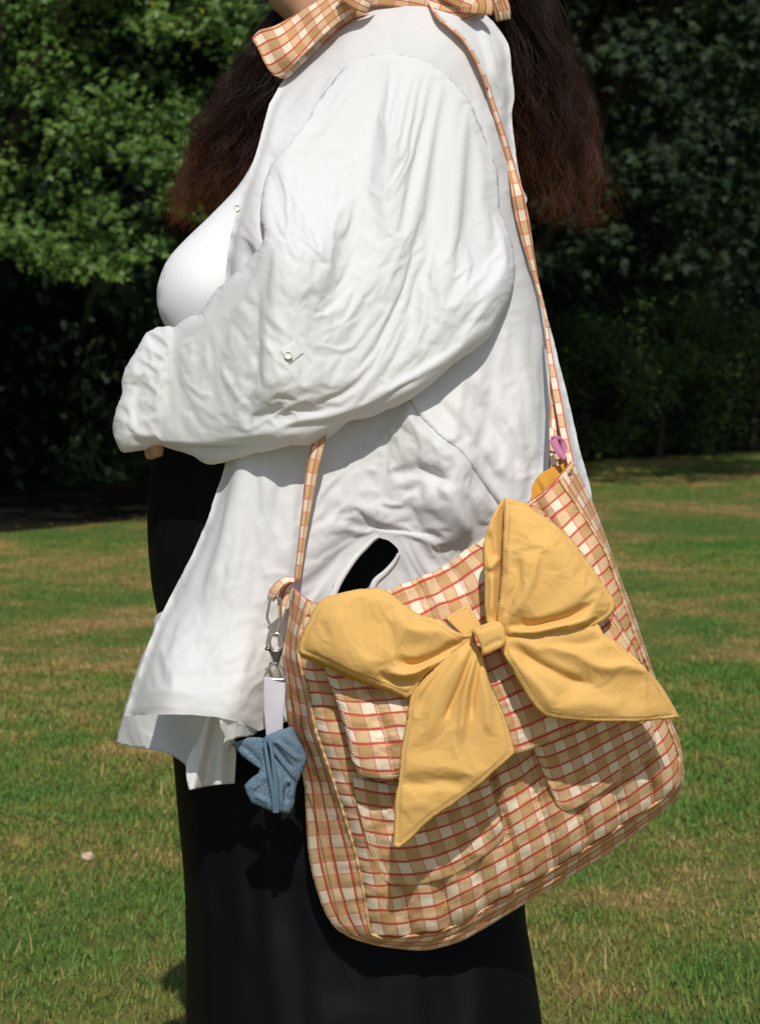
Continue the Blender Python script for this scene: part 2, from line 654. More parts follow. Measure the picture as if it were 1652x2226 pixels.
M = {}
M['linen'] = linen('white_linen', (0.80, 0.795, 0.79))
def rib():
    m = Mat('ribbed_jersey', (0.74, 0.745, 0.75), 0.85, 0.15)
    w = m.n('TexWave', wave_type='BANDS', bands_direction='X')
    m.l(m.coord('UV', (1, 1, 1), 0.12), w.inputs[0])
    w.inputs['Scale'].default_value = 95
    w.inputs['Distortion'].default_value = 0.3
    m.base(m.mix(w.outputs[1], (0.73, 0.735, 0.74), (0.745, 0.75, 0.755)))
    m.bump(w.outputs[1], 0.0003, 0.5)
    return m.m
M['rib'] = rib()
def black():
    m = Mat('black_crepe', (0.0021, 0.0023, 0.0031), 0.62, 0.10)
    s = m.noise(m.coord('UV', (900, 60, 1)), 1.0, 2)
    m.bump(s, 0.0006, 0.6)
    return m.m
M['black'] = black()
def skin():
    m = Mat('skin', (0.42, 0.22, 0.13), 0.5, 0.4)
    n = m.noise(m.coord('Object'), 60, 4)
    m.base(m.mix(n, (0.40, 0.20, 0.115), (0.46, 0.25, 0.155)))
    m.bump(m.noise(m.coord('Object'), 500, 2), 0.0003, 0.5)
    m.b.inputs['Subsurface Weight'].default_value = 0.15
    m.b.inputs['Subsurface Radius'].default_value = (0.01, 0.004, 0.002)
    return m.m
M['skin'] = skin()

def plaid(name, quilt=True):
    """woven check: u counts columns, v counts rows"""
    m = Mat(name, (0.7, 0.5, 0.3), 0.85, 0.2)
    uv = m.n('UVMap')
    sp = m.n('SeparateXYZ')
    m.l(uv.outputs[0], sp.inputs[0])
    u, v = sp.outputs[0], sp.outputs[1]
    wob = m.math('MULTIPLY', m.math('SUBTRACT', m.noise(uv.outputs[0], 1.3, 2), 0.5), 0.10)
    u2, v2 = m.math('ADD', u, wob), m.math('ADD', v, wob)
    def par(x): return m.math('FLOOR', m.math('MULTIPLY', m.math('FLOORED_MODULO', x, 2.0), 1.0))
    k = m.math('ADD', par(u2), par(v2))
    cream, beige, tan = (0.82, 0.69, 0.52), (0.65, 0.45, 0.25), (0.50, 0.305, 0.125)
    c1 = m.mix(m.math('MINIMUM', k, 1.0), cream, beige)
    c2 = m.mix(m.math('MAXIMUM', m.math('SUBTRACT', k, 1.0), 0.0), c1, tan)
    def line(x, w):
        d = m.math('ABSOLUTE', m.math('SUBTRACT', m.math('FRACT', m.math('ADD', x, 0.5)), 0.5))
        return m.math('SUBTRACT', 1.0, m.math('SMOOTHSTEP', d, w * 0.7, w * 1.25) if False else m.math('MINIMUM', 1.0, m.math('MAXIMUM', 0.0, m.math('DIVIDE', m.math('SUBTRACT', d, w * 0.75), w * 0.5))))
    pk = m.math('MULTIPLY', line(u2, 0.058), 0.82)
    c3 = m.mix(pk, c2, (0.62, 0.19, 0.17))
    rd = m.math('MULTIPLY', line(v2, 0.092), 0.97)
    c4 = m.mix(rd, c3, (0.50, 0.055, 0.035))
    th = m.noise(m.coord('UV', (7, 55, 1)), 1.0, 2)
    th2 = m.noise(m.coord('UV', (55, 7, 1)), 1.0, 2)
    tt = m.math('ADD', th, th2)
    c5 = m.mix(m.math('MULTIPLY', tt, 0.09), c4, (0.42, 0.28, 0.16))
    m.base(c5)
    m.bump(tt, 0.0003, 0.8)
    m.bump(m.noise(m.coord('UV'), 0.9, 3, 0.5, 0.8), 0.0010, 0.5)
    return m.m
M['plaid'] = plaid('plaid_cotton')

def cotton(name, col, dark):
    m = Mat(name, col, 0.92, 0.10)
    t = m.math('ADD', m.noise(m.coord('UV', (1700, 240, 1)), 1.0, 2), m.noise(m.coord('UV', (240, 1700, 1)), 1.0, 2))
    m.base(m.mix(m.math('MULTIPLY', t, 0.55), dark, col))
    m.bump(t, 0.00030, 1.0)
    m.bump(m.noise(m.coord('UV'), 26, 3, 0.45, 0.5), 0.0007, 0.6)
    m.translucent(0.08, col)
    return m.m
M['yellow'] = cotton('yellow_cotton', (0.77, 0.475, 0.16), (0.67, 0.395, 0.12))
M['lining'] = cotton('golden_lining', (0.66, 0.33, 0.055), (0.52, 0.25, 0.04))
M['thread'] = Mat('pale_thread', (0.82, 0.63, 0.34), 0.7, 0.3).m
M['red_thread'] = Mat('red_thread', (0.45, 0.07, 0.06), 0.7, 0.3).m
M['white_thread'] = Mat('white_thread', (0.78, 0.74, 0.68), 0.7, 0.3).m
M['ribbon'] = cotton('grosgrain_ribbon', (0.60, 0.58, 0.64), (0.54, 0.52, 0.58))
M['pink'] = cotton('pink_ribbon', (0.62, 0.24, 0.40), (0.55, 0.20, 0.35))
M['metal'] = Mat('nickel', (0.62, 0.60, 0.57), 0.22, 0.5, Metallic=1.0).m
M['dark_metal'] = Mat('dark_nickel', (0.16, 0.155, 0.15), 0.3, 0.5, Metallic=1.0).m
M['button'] = Mat('pearl_button', (0.72, 0.71, 0.66), 0.25, 0.5).m
def denim():
    m = Mat('washed_denim', (0.1, 0.16, 0.25), 0.85, 0.2)
    a = m.noise(m.coord('UV', (1300, 380, 1), 0.8), 1.0, 2)
    b = m.noise(m.coord('UV'), 900, 2)
    f = m.math('ADD', m.math('MULTIPLY', a, 0.7), m.math('MULTIPLY', b, 0.5))
    m.base(m.ramp(f, [(0.40, (0.034, 0.068, 0.105)), (0.60, (0.095, 0.155, 0.21)), (0.78, (0.26, 0.33, 0.385))]))
    m.bump(f, 0.0006, 1.0)
    return m.m
M['denim'] = denim()
def hairmat():
    m = Mat('dark_brown_hair', (0.03, 0.015, 0.01), 0.4, 0.5)
    hi = m.n('HairInfo')
    c = m.ramp(hi.outputs['Intercept'], [(0.0, (0.011, 0.006, 0.0052)), (0.55, (0.026, 0.0115, 0.0075)), (0.86, (0.040, 0.0155, 0.0085)), (1.0, (0.14, 0.048, 0.012))])  # tips coloured orange like sunlit strand ends
    r = m.ramp(hi.outputs['Random'], [(0.0, (0.55, 0.55, 0.55)), (1.0, (1.5, 1.35, 1.25))])
    m.base(m.mix(1.0, c, r, 'MULTIPLY'))
    m.b.inputs['Roughness'].default_value = 0.38
    m.b.inputs['Specular IOR Level'].default_value = 0.22
    m.translucent(0.15, c)
    return m.m
M['hair'] = hairmat()

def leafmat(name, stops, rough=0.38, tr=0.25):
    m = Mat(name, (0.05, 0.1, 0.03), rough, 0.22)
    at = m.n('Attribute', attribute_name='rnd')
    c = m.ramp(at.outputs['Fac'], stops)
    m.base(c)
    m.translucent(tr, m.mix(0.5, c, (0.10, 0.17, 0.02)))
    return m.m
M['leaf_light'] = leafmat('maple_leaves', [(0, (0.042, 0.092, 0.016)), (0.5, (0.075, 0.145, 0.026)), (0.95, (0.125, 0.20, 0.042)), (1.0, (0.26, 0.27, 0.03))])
M['leaf_shade_tone'] = leafmat('shade_toned_leaves', [(0, (0.005, 0.011, 0.004)), (0.6, (0.008, 0.018, 0.006)), (1.0, (0.020, 0.038, 0.010))], 0.6, 0.10)  # leaf colour lowered so that the wood reads as shaded
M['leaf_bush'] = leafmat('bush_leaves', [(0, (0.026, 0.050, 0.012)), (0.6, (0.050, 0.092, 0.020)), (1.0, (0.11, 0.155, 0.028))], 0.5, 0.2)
def bark():
    m = Mat('bark', (0.05, 0.04, 0.03), 0.9, 0.1)
    n = m.noise(m.coord('Object', (6, 6, 1.2)), 4, 5, 0.6)
    m.base(m.mix(n, (0.025, 0.02, 0.016), (0.085, 0.07, 0.055)))
    m.bump(n, 0.03, 1.0)
    return m.m
M['bark'] = bark()
def grassmat(name, ground=False):
    m = Mat(name, (0.05, 0.1, 0.02), 0.6, 0.25)
    co = m.n('NewGeometry').outputs['Position']
    p1 = m.noise(co, 0.75, 4, 0.55, 0.4)
    p2 = m.noise(co, 4.3, 3, 0.6)
    dry = m.math('ADD', m.math('MULTIPLY', p1, 0.62), m.math('MULTIPLY', p2, 0.38))
    if ground:
        c = m.ramp(dry, [(0.37, (0.070, 0.150, 0.026)), (0.48, (0.145, 0.160, 0.038)), (0.58, (0.30, 0.20, 0.082))])
        f = m.noise(co, 90, 4, 0.7)
        c = m.mix(m.math('MULTIPLY', f, 0.55), c, (0.060, 0.060, 0.020))
        m.base(c)
        m.bump(m.noise(co, 140, 3), 0.006, 0.8)
        return m.m
    at = m.n('Attribute', attribute_name='rnd').outputs['Fac']
    far = m.n('Attribute', attribute_name='tip').outputs['Fac']
    k = m.math('ADD', dry, m.math('MULTIPLY', m.math('SUBTRACT', at, 0.5), 0.13))
    c = m.ramp(k, [(0.36, (0.068, 0.180, 0.028)), (0.45, (0.125, 0.222, 0.037)), (0.515, (0.235, 0.240, 0.052)), (0.59, (0.40, 0.28, 0.10)), (0.80, (0.56, 0.41, 0.21))])
    m.base(c)
    m.translucent(0.25, c)
    return m.m
M['grass'] = grassmat('grass_blades')
M['lawn'] = grassmat('lawn_soil', True)
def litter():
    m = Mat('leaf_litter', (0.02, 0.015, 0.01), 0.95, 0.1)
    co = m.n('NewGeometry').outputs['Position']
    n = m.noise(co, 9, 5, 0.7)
    m.base(m.mix(n, (0.004, 0.0035, 0.002), (0.014, 0.010, 0.006)))  # shade under the trees is put into the litter colour
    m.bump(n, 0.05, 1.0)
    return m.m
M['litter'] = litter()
M['mushroom'] = Mat('mushroom_skin', (0.50, 0.36, 0.26), 0.8, 0.2).m
M['deepwood'] = Mat('foliage_shade_tone', (0.006, 0.010, 0.005), 0.95, 0.0).m  # near-black colour stands in for the shade inside the wood

# ------------------------------------------------------------------ ground
def flat(name, pts, z, mat, kind):
    V = np.array([(x, y, z) for x, y in pts])
    n = len(V)
    me = bpy.data.meshes.new(name)
    me.from_pydata(V.tolist(), [], [list(range(n))])
    me.update()
    o = link(name, me, mat)
    return tag(o, kind=kind)

flat('lawn', [(-160, -160), (160, -160), (160, 160), (-160, 160)], 0.0, M['lawn'], 'structure')
EDGE = [(-40, -9.0), (-14, -1.5), (-6, 5.0), (-2.6, 9.3), (-1.5, 11.2), (0.4, 15.0), (2.4, 19.2), (4.9, 22.6), (9, 27), (20, 33), (60, 40)]
ed = catmull(EDGE, 6)
ed[:, 1] += (fbm(ed[:, 0] * 1.3, ed[:, 0] * 0 + 3, 5) - 0.45) * 1.6
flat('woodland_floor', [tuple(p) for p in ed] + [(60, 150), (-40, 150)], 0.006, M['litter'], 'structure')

# ------------------------------------------------------------------ grass
def blades(n, y0, y1, h0, h1, w, seg, rnd0, rnd1, lie=0.0, margin=1.5, patch=0.0):
    yy = (RNG.random(n * 2) ** 0.8) * (y1 - y0) + y0
    xx = (RNG.random(n * 2) * 2 - 1) * (0.225 * (yy + 2.2) + margin)
    keep = yy < np.interp(xx, ed[:, 0], ed[:, 1]) + 0.4
    if patch:
        keep &= fbm(xx * 2.2, yy * 2.2, 21) > patch
    xx, yy = xx[keep][:n], yy[keep][:n]
    n = len(xx)
    tuft = fbm(xx * 3.1, yy * 3.1, 31)
    h = (h0 + (h1 - h0) * RNG.random(n) ** 2) * (0.45 + 1.1 * tuft)
    az = RNG.random(n) * 2 * math.pi
    lean = (0.25 + 0.75 * RNG.random(n)) if not lie else 1.3 + 0.25 * RNG.random(n)
    dx, dy = np.cos(az), np.sin(az)
    ww = w * (0.6 + 0.8 * RNG.random(n)) * (1 + (yy + 2.2) / 7.0)
    sx, sy = -dy * ww / 2, dx * ww / 2
    base = np.stack([xx, yy, np.full(n, 0.002 + (0.012 * RNG.random(n) if lie else 0))], -1)
    side = np.stack([sx, sy, np.zeros(n)], -1)
    def at(t, s):
        a = lean * (0.45 + 0.55 * t)
        return base + np.stack([dx * np.sin(a) * h * t, dy * np.sin(a) * h * t, np.cos(a) * h * t], -1) + side * s
    if seg == 2:
        V = np.stack([at(0, 1), at(0, -1), at(0.55, 0.75), at(0.55, -0.75), at(1, 0)], 1)
        F = np.array([[0, 1, 2], [1, 3, 2], [2, 3, 4]])
    else:
        V = np.stack([at(0, 1), at(0, -1), at(1, 0)], 1)
        F = np.array([[0, 1, 2]])
    k = V.shape[1]
    F = (np.arange(n)[:, None, None] * k + F[None]).reshape(-1, 3)
    r = np.repeat(rnd0 + (rnd1 - rnd0) * RNG.random(n), k)
    return V.reshape(-1, 3), F, r

def merge(parts):
    V, F, R, o = [], [], [], 0
    for v, f, r in parts:
        V.append(v); F.append(f + o); R.append(r); o += len(v)
    return np.vstack(V), np.vstack(F), np.concatenate(R)

def rnd_mesh(name, V, F, R, smooth=False):
    me = mesh_np(name, V, F, smooth=smooth)
    a = me.attributes.new('rnd', 'FLOAT', 'POINT')
    a.data.foreach_set('value', np.asarray(R, np.float32))
    return me

V, F, R = merge([
    blades(330000, 0.3, 4.2, 0.009, 0.026, 0.0020, 2, 0.0, 0.85),
    blades(300000, 3.6, 9.0, 0.007, 0.020, 0.0020, 1, 0.0, 0.9),
    blades(210000, 8.0, 26.0, 0.007, 0.018, 0.0024, 1, 0.0, 0.9, margin=3.0),
    blades(4500, 0.3, 5.0, 0.012, 0.045, 0.0017, 2, 1.2, 2.3, lie=1, patch=0.47),
    blades(1100, 0.3, 4.5, 0.025, 0.055, 0.0018, 2, 0.9, 2.2),
])
g = link('grass', rnd_mesh('grass', V, F, R), M['grass'])
tag(g, kind='stuff')

# small pale mushroom in the lawn
def mushroom():
    p = P(190, 1853, 0)
    a, b = (190 - CX) / FPX, -(1853 - CY) / FPX
    dy = math.cos(TILT) + b * math.sin(TILT); dz = -math.sin(TILT) + b * math.cos(TILT)
    t = (0.02 - CAM[2]) / dz
    x, y = a * t, CAM[1] + dy * t
    root = empty('mushroom', (x, y, -0.009), 'small pale domed mushroom poking out of the grass', 'mushroom')
    th = np.linspace(0, 2 * math.pi, 20, endpoint=False)
    prof = [(0.0006, 0.029), (0.006, 0.0285), (0.0105, 0.026), (0.0138, 0.020), (0.0130, 0.016), (0.007, 0.0155), (0.0035, 0.016)]
    V = [(r * math.cos(q) * (1 + 0.10 * math.sin(3 * q)), r * math.sin(q) * (1 + 0.08 * math.cos(2 * q)), z + 0.0015 * math.sin(2 * q + 40 * r)) for r, z in prof for q in th]
    F = [[i * 20 + j, i * 20 + (j + 1) % 20, (i + 1) * 20 + (j + 1) % 20, (i + 1) * 20 + j] for i in range(len(prof) - 1) for j in range(20)]
    c = link('cap', mesh_np('cap', V, F), M['mushroom']); c.parent = root
    V = [(r * math.cos(q), r * math.sin(q), z) for r, z in [(0.0045, 0.0), (0.004, 0.01), (0.0038, 0.018)] for q in th]
    F = [[i * 20 + j, i * 20 + (j + 1) % 20, (i + 1) * 20 + (j + 1) % 20, (i + 1) * 20 + j] for i in range(2) for j in range(20)]
    s = link('stem', mesh_np('stem', V, F), M['mushroom']); s.parent = root
mushroom()

# ------------------------------------------------------------------ leaves, trees, shrubs
MAPLE = np.array([(0, 0.0), (0.16, 0.10), (0.52, 0.02), (0.36, 0.26), (0.62, 0.52), (0.26, 0.50), (0.0, 1.0), (-0.26, 0.50), (-0.62, 0.52), (-0.36, 0.26), (-0.52, 0.02), (-0.16, 0.10)])
OVAL = np.array([(0, 0), (0.24, 0.30), (0.22, 0.62), (0, 1.0), (-0.22, 0.62), (-0.24, 0.30)])

def leaves(C, size, N, shape, curl=0.25, rnd=None):
    """one flat-folded leaf per centre C, facing N, hanging roughly downwards"""
    n = len(C)
    N = N / (np.linalg.norm(N, axis=1)[:, None] + 1e-9)
    d = RNG.normal(size=(n, 3)) * 0.7 + np.array([0, 0, -0.9])
    T = d - (d * N).sum(1)[:, None] * N
    T /= np.linalg.norm(T, axis=1)[:, None] + 1e-9
    B = np.cross(N, T)
    k = len(shape)
    sh = np.vstack([[(0, 0.38)], shape])
    x, y = sh[:, 0], sh[:, 1]
    z = -curl * (x ** 2) * 2.0 - curl * (y - 0.3) ** 2 * 0.8
    V = C[:, None] + size[:, None, None] * (x[None, :, None] * B[:, None] + y[None, :, None] * T[:, None] + z[None, :, None] * N[:, None])
    F = np.array([[0, 1 + i, 1 + (i + 1) % k] for i in range(k)])
    F = (np.arange(n)[:, None, None] * (k + 1) + F[None]).reshape(-1, 3)
    r = RNG.random(n) if rnd is None else rnd
    return V.reshape(-1, 3), F, np.repeat(r, k + 1)

def spray(c, n, rad, flat, size, shape, face, droop=0.5, dirn=None):
    """a twig's worth of leaves about point c"""
    d = RNG.normal(size=(n, 3))
    d /= np.linalg.norm(d, axis=1)[:, None]
    d *= (RNG.random(n) ** 0.45)[:, None] * rad
    d[:, 2] *= flat
    d[:, 2] -= droop * (d[:, 0] ** 2 + d[:, 1] ** 2) / rad
    C = np.asarray(c) + d
    N = RNG.normal(size=(n, 3)) * 0.62 + np.asarray(face)
    s = size * (0.65 + 0.6 * RNG.random(n))
    return leaves(C, s, N, shape, rnd=np.clip(RNG.random(n) * 0.9 + RNG.normal() * 0.08 + (RNG.random(n) > 0.985) * 0.3, 0, 1))

def limbs(root, base, tips, r0, name='trunk'):
    """tapered trunk with limbs running to the tips, one mesh"""
    VV, FF, o = [], [], 0
    base = np.array(base, float)
    top = np.mean(tips, 0)
    paths = [([base, base * [1, 1, 0] + [0.05, 0.03, 0.35 * top[2]], base * [0.7, 0.7, 0] + top * [0.3, 0.3, 0.72], top], [r0 * 1.25, r0, r0 * 0.7, r0 * 0.3])]
    for q, tp in enumerate(tips):
        f = 0.3 + 0.5 * (q / max(1, len(tips)))
        st = base * (1 - f * 0.3) + top * f * 0.3
        st[2] = top[2] * f
        md = st * 0.45 + np.asarray(tp) * 0.55 + RNG.normal(size=3) * 0.12 + [0, 0, 0.1]
        paths.append(([st, md, tp], [r0 * 0.42, r0 * 0.22, r0 * 0.06]))
    for p, r in paths:
        v, f = tube(None, p, r, None, None, seg=8, per=5)
        VV.append(v); FF.append(f + o); o += len(v)
    return link(name, mesh_np(name, np.vstack(VV), np.vstack(FF)), M['bark'], root)

def tree(name, label, cat, base, parts, tips, r0, mat, group=None):
    root = empty(name, base, label, cat, group)
    limbs(root, base, tips, r0)
    V, F, R = merge(parts)
    link('crown', rnd_mesh('crown', V, F, R), mat, root)
    return root

# the light-leaved maple whose low branches hang out over the lawn at the left
parts, tips = [], []
for k in range(760):
    px, py, y = RNG.uniform(-520, 620), RNG.uniform(-1000, 590), RNG.uniform(8.6, 11.4)
    low = np.interp(px, [-420, 0, 60, 130, 300, 345, 400, 600], [620, 545, 560, 612, 560, 530, 470, 420])
    if py > low - 40: continue
    if ((px - 360) / 150) ** 2 + ((py - 110) / 75) ** 2 < 1 and y < 10.6: continue
    if ((px - 215) / 100) ** 2 + ((py - 70) / 75) ** 2 < 1 and y < 10.6: continue
    if fbm(np.array([px / 120]), np.array([py / 70]), 77)[0] < 0.31: continue
    c = P(px, py, y)
    front = y < 9.7
    parts.append(spray(c, 58 if front else 34, 0.25, 0.42, 0.052, MAPLE, (-0.15, -0.75, 0.75)))
    if k % 12 == 0: tips.append(c + [0, 0.25, 0.1])
for px, py in [(130, 590), (170, 575), (225, 585), (280, 560), (60, 548), (330, 540), (20, 520), (120, 560)]:
    parts.append(spray(P(px, py - 12, 9.0), 36, 0.15, 0.35, 0.052, MAPLE, (-0.15, -0.75, 0.75)))
tree('maple_tree', 'maple with sunlit light green leaves on low branches hanging over the lawn behind the shoulder', 'tree', (-3.2, 11.8, 0), parts, sorted(tips, key=lambda q: -q[2])[:5], 0.16, M['leaf_light'])

# a maple on the right, its big lobed leaves coloured dark for shade
parts, tips = [], []
for k in range(640):
    px, py, y = RNG.uniform(1100, 1950), RNG.uniform(-850, 560), RNG.uniform(13.0, 16.8)
    if fbm(np.array([px / 130]), np.array([py / 60]), 91)[0] < 0.40: continue
    c = P(px, py, y)
    parts.append(spray(c, 30, 0.38, 0.30, 0.105, MAPLE, (-0.1, -0.6, 0.8), droop=0.7))
    if k % 20 == 0: tips.append(c + [0, 0.3, 0.1])
for px, py, y in [(1300, 120, 12.6), (1335, 95, 12.7), (1375, 110, 12.8), (1430, 330, 13), (1490, 300, 13), (1540, 270, 13.2), (1600, 240, 13.4), (1450, 370, 13), (1640, 20, 13)]:
    parts.append(spray(P(px, py, y), 26, 0.2, 0.4, 0.105, MAPLE, (-0.25, -0.8, 0.7)))
tree('maple_tree', 'dark maple with large lobed leaves in shade, filling the wood above the round shrubs', 'tree', (1.5, 20.0, 0), parts, sorted(tips, key=lambda q: -q[2])[:4], 0.2, M['leaf_shade_tone'])

# tall trees behind, their crowns, out of view overhead, placed to shade the wood and the far rim of the lawn
def tall_tree(base, cz, rad, label, n=6000, squash=0.62, r0=0.3, fwd=0, side=0):
    base = np.array(base, float)
    parts, tips = [], []
    for k in range(60):
        d = RNG.normal(size=3); d /= np.linalg.norm(d)
        d *= RNG.random() ** 0.4
        c = base * [1, 1, 0] + [side, fwd, cz] + d * [rad, rad, rad * squash]
        parts.append(spray(c, n // 60, 1.25, 0.5, 0.26, OVAL, (0, -0.2, 1)))
        if k % 5 == 0: tips.append(c)
    return tree('broadleaf_tree', label, 'tree', tuple(base), parts, tips, r0, M['leaf_shade_tone'], 'tall trees at the rim of the wood')
tall_tree((-6.0, 13.0, 0), 8.4, 4.2, 'tall dark tree standing in the wood behind the light green maple', fwd=-0.5)
tall_tree((-0.3, 16.0, 0), 9.4, 5.0, 'added tall shade tree in the wood straight behind the person', fwd=-3.0, side=-1.6, n=8000)  # added to block sun and sky; crown shifted overhead, out of view
tall_tree((2.0, 25.0, 0), 9.8, 5.0, 'tall dark tree in the wood behind the round shrubs', fwd=-3.0)
tall_tree((7.6, 19.0, 0), 9.4, 5.2, 'added tall shade tree leaning out over the lawn rim beside the dark maple', fwd=-2.5, side=-2.6, n=9000)  # added for shade on the right of the wood, crown above the frame
tall_tree((10.5, 26.5, 0), 9.6, 4.8, 'tall dark tree in the wood beyond the round shrubs, on their open side', fwd=-2)

# round shrubs at the foot of the wood on the right
def shrub(cx, y, rx, h, label, seed):
    root = empty('shrub', (cx, y, 0), label, 'shrub', 'shrubs at the foot of the wood')
    parts, tips = [], []
    for k in range(170):
        d = RNG.normal(size=3); d /= np.linalg.norm(d)
        d[2] = abs(d[2]) if RNG.random() < 0.62 else d[2]
        f = 0.72 + 0.32 * RNG.random()
        c = np.array([cx, y, h * 0.45]) + d * [rx * f, rx * 0.8 * f, h * 0.55 * f]
        c[2] = max(0.10 + 0.25 * RNG.random(), c[2])
        parts.append(spray(c, 46, 0.24, 0.7, 0.055, OVAL, d * 0.8 + [0, -0.2, 0.5]))
        if k % 11 == 0: tips.append(c)
    limbs(root, (cx, y, 0), tips, 0.05, 'stem')
    V, F, R = merge(parts)
    link('crown', rnd_mesh('crown', V, F, R), M['leaf_bush'], root)
def at_px(px, y): return (px - CX) / FPX * (y + 2.2)
shrub(at_px(1270, 20.5), 20.5, 1.0, 1.75, 'low dark shrub close behind the hair and the white shirt back', 1)
shrub(at_px(1430, 21.6), 21.6, 1.25, 2.1, 'broad rounded green shrub in the middle of the three at the wood', 2)
shrub(at_px(1630, 22.4), 22.4, 1.3, 1.95, 'rounded green shrub cut by the right-hand rim of the picture', 3)

# the depth of the wood: one mass of foliage behind, coloured as deep shade
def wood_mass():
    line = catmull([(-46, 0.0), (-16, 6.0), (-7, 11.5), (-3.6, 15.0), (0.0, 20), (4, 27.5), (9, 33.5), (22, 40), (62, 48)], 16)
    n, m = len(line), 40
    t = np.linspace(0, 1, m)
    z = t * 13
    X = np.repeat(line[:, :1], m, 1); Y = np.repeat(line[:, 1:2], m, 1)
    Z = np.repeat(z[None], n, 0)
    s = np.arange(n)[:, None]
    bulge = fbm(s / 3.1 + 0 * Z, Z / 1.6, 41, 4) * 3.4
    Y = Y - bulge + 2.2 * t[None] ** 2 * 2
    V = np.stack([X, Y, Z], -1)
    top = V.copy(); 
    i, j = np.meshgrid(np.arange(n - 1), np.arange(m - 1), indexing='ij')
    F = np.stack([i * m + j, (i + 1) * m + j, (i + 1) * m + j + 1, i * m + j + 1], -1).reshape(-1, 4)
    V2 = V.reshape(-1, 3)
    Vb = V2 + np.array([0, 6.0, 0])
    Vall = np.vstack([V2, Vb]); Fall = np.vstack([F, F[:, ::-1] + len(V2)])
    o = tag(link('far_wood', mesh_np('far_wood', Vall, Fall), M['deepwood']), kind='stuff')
    # leaves over its face, where the picture looks
    k = RNG.integers(0, n, 85000); q = RNG.random(85000) * (m - 1)
    q0 = q.astype(int)
    C = V[k, q0] + RNG.normal(size=(85000, 3)) * [0.5, 0.35, 0.3] - [0, 0.3, 0]
    ok = (np.abs(C[:, 0]) < 0.25 * (C[:, 1] + 2.2) + 5) & (C[:, 2] > 0.1) & (C[:, 2] < 8)
    C = C[ok]
    v, f, r = leaves(C, 0.07 + 0.07 * RNG.random(len(C)), RNG.normal(size=(len(C), 3)) * 0.7 + [0, -0.7, 0.6], OVAL)
    tag(link('wood_foliage', rnd_mesh('wood_foliage', v, f, r), M['leaf_shade_tone']), kind='stuff')
wood_mass()

# ------------------------------------------------------------------ the person
person = empty('person', (0.0, 0.0, 0.0), 'person from the side in open white linen shirt and black trousers, long dark hair', 'person')

def px2m(v): return v / 1850.0

# --- body: one skinned figure (mostly under the clothes)
def body():
    J, E, R = [], [], []
    def j(px, py, y, r, parent=None):
        J.append(P(px, py, y)); R.append(r)
        if parent is not None: E.append((parent, len(J) - 1))
        return len(J) - 1
    pel = j(770, 1180, 0.02, 0.09)
    wai = j(770, 980, 0.02, 0.10, pel)
    che = j(790, 560, 0.02, 0.125, wai)
    nb = j(800, 150, 0.02, 0.075, che)
    nk = j(760, 10, 0.02, 0.058, nb)
    hd = j(715, -130, 0.02, 0.086, nk)
    hc = j(705, -260, 0.02, 0.098, hd)
    ht = j(715, -350, 0.02, 0.07, hc)
    jw = j(645, -22, 0.02, 0.048, nk)
    ch = j(578, -32, 0.02, 0.030, jw)
    ns = j(548, -160, 0.02, 0.013, hd)
    for s, y0 in ((-1, -0.11), (1, 0.15)):
        hp = j(780, 1330, 0.02 + s * 0.06, 0.07, pel)
        kn = j(770, 1900, 0.02 + s * 0.095, 0.062, hp)
        an = j(800, 2520, 0.02 + s * 0.10, 0.040, kn)
        j(660, 2590, 0.02 + s * 0.11, 0.030, an)
    # near arm, folded across the belly
    sh = j(870, 270, -0.07, 0.050, che)
    el = j(950, 690, -0.12, 0.034, sh)
    wr = j(440, 850, -0.125, 0.026, el)
    pm = j(372, 905, -0.120, 0.022, wr)
    for k, (x, y, d, l) in enumerate([(338, 970, -0.128, 1), (327, 974, -0.115, 1), (319, 964, -0.102, 1), (314, 950, -0.090, .9)]):
        a = j(x + 8, y - 42, d + 0.004, 0.0105, pm)
        b = j(x + 2, y - 8, d, 0.0095, a)
        j(x + (4 if k < 2 else 8), y + (26 if k < 2 else 14), d, 0.0075, b)
    th = j(392, 925, -0.135, 0.010, pm)
    j(386, 948, -0.138, 0.008, th)
    # far arm
    s2 = j(850, 260, 0.17, 0.060, che)
    e2 = j(860, 700, 0.24, 0.044, s2)
    w2 = j(470, 880, 0.02, 0.030, e2)
    j(405, 900, -0.03, 0.028, w2)
    me = bpy.data.meshes.new('body')
    me.from_pydata([tuple(v) for v in J], E, [])
    o = link('body', me, M['skin'], person)
    m = o.modifiers.new('skin', 'SKIN')
    m.use_smooth_shade = True
    sk = me.skin_vertices[0].data
    for k, r in enumerate(R):
        sk[k].radius = (r, r)
        sk[k].use_root = (k == 0)
    o.modifiers.new('sub', 'SUBSURF').levels = 2
    o.modifiers['sub'].render_levels = 2
    return o
body()

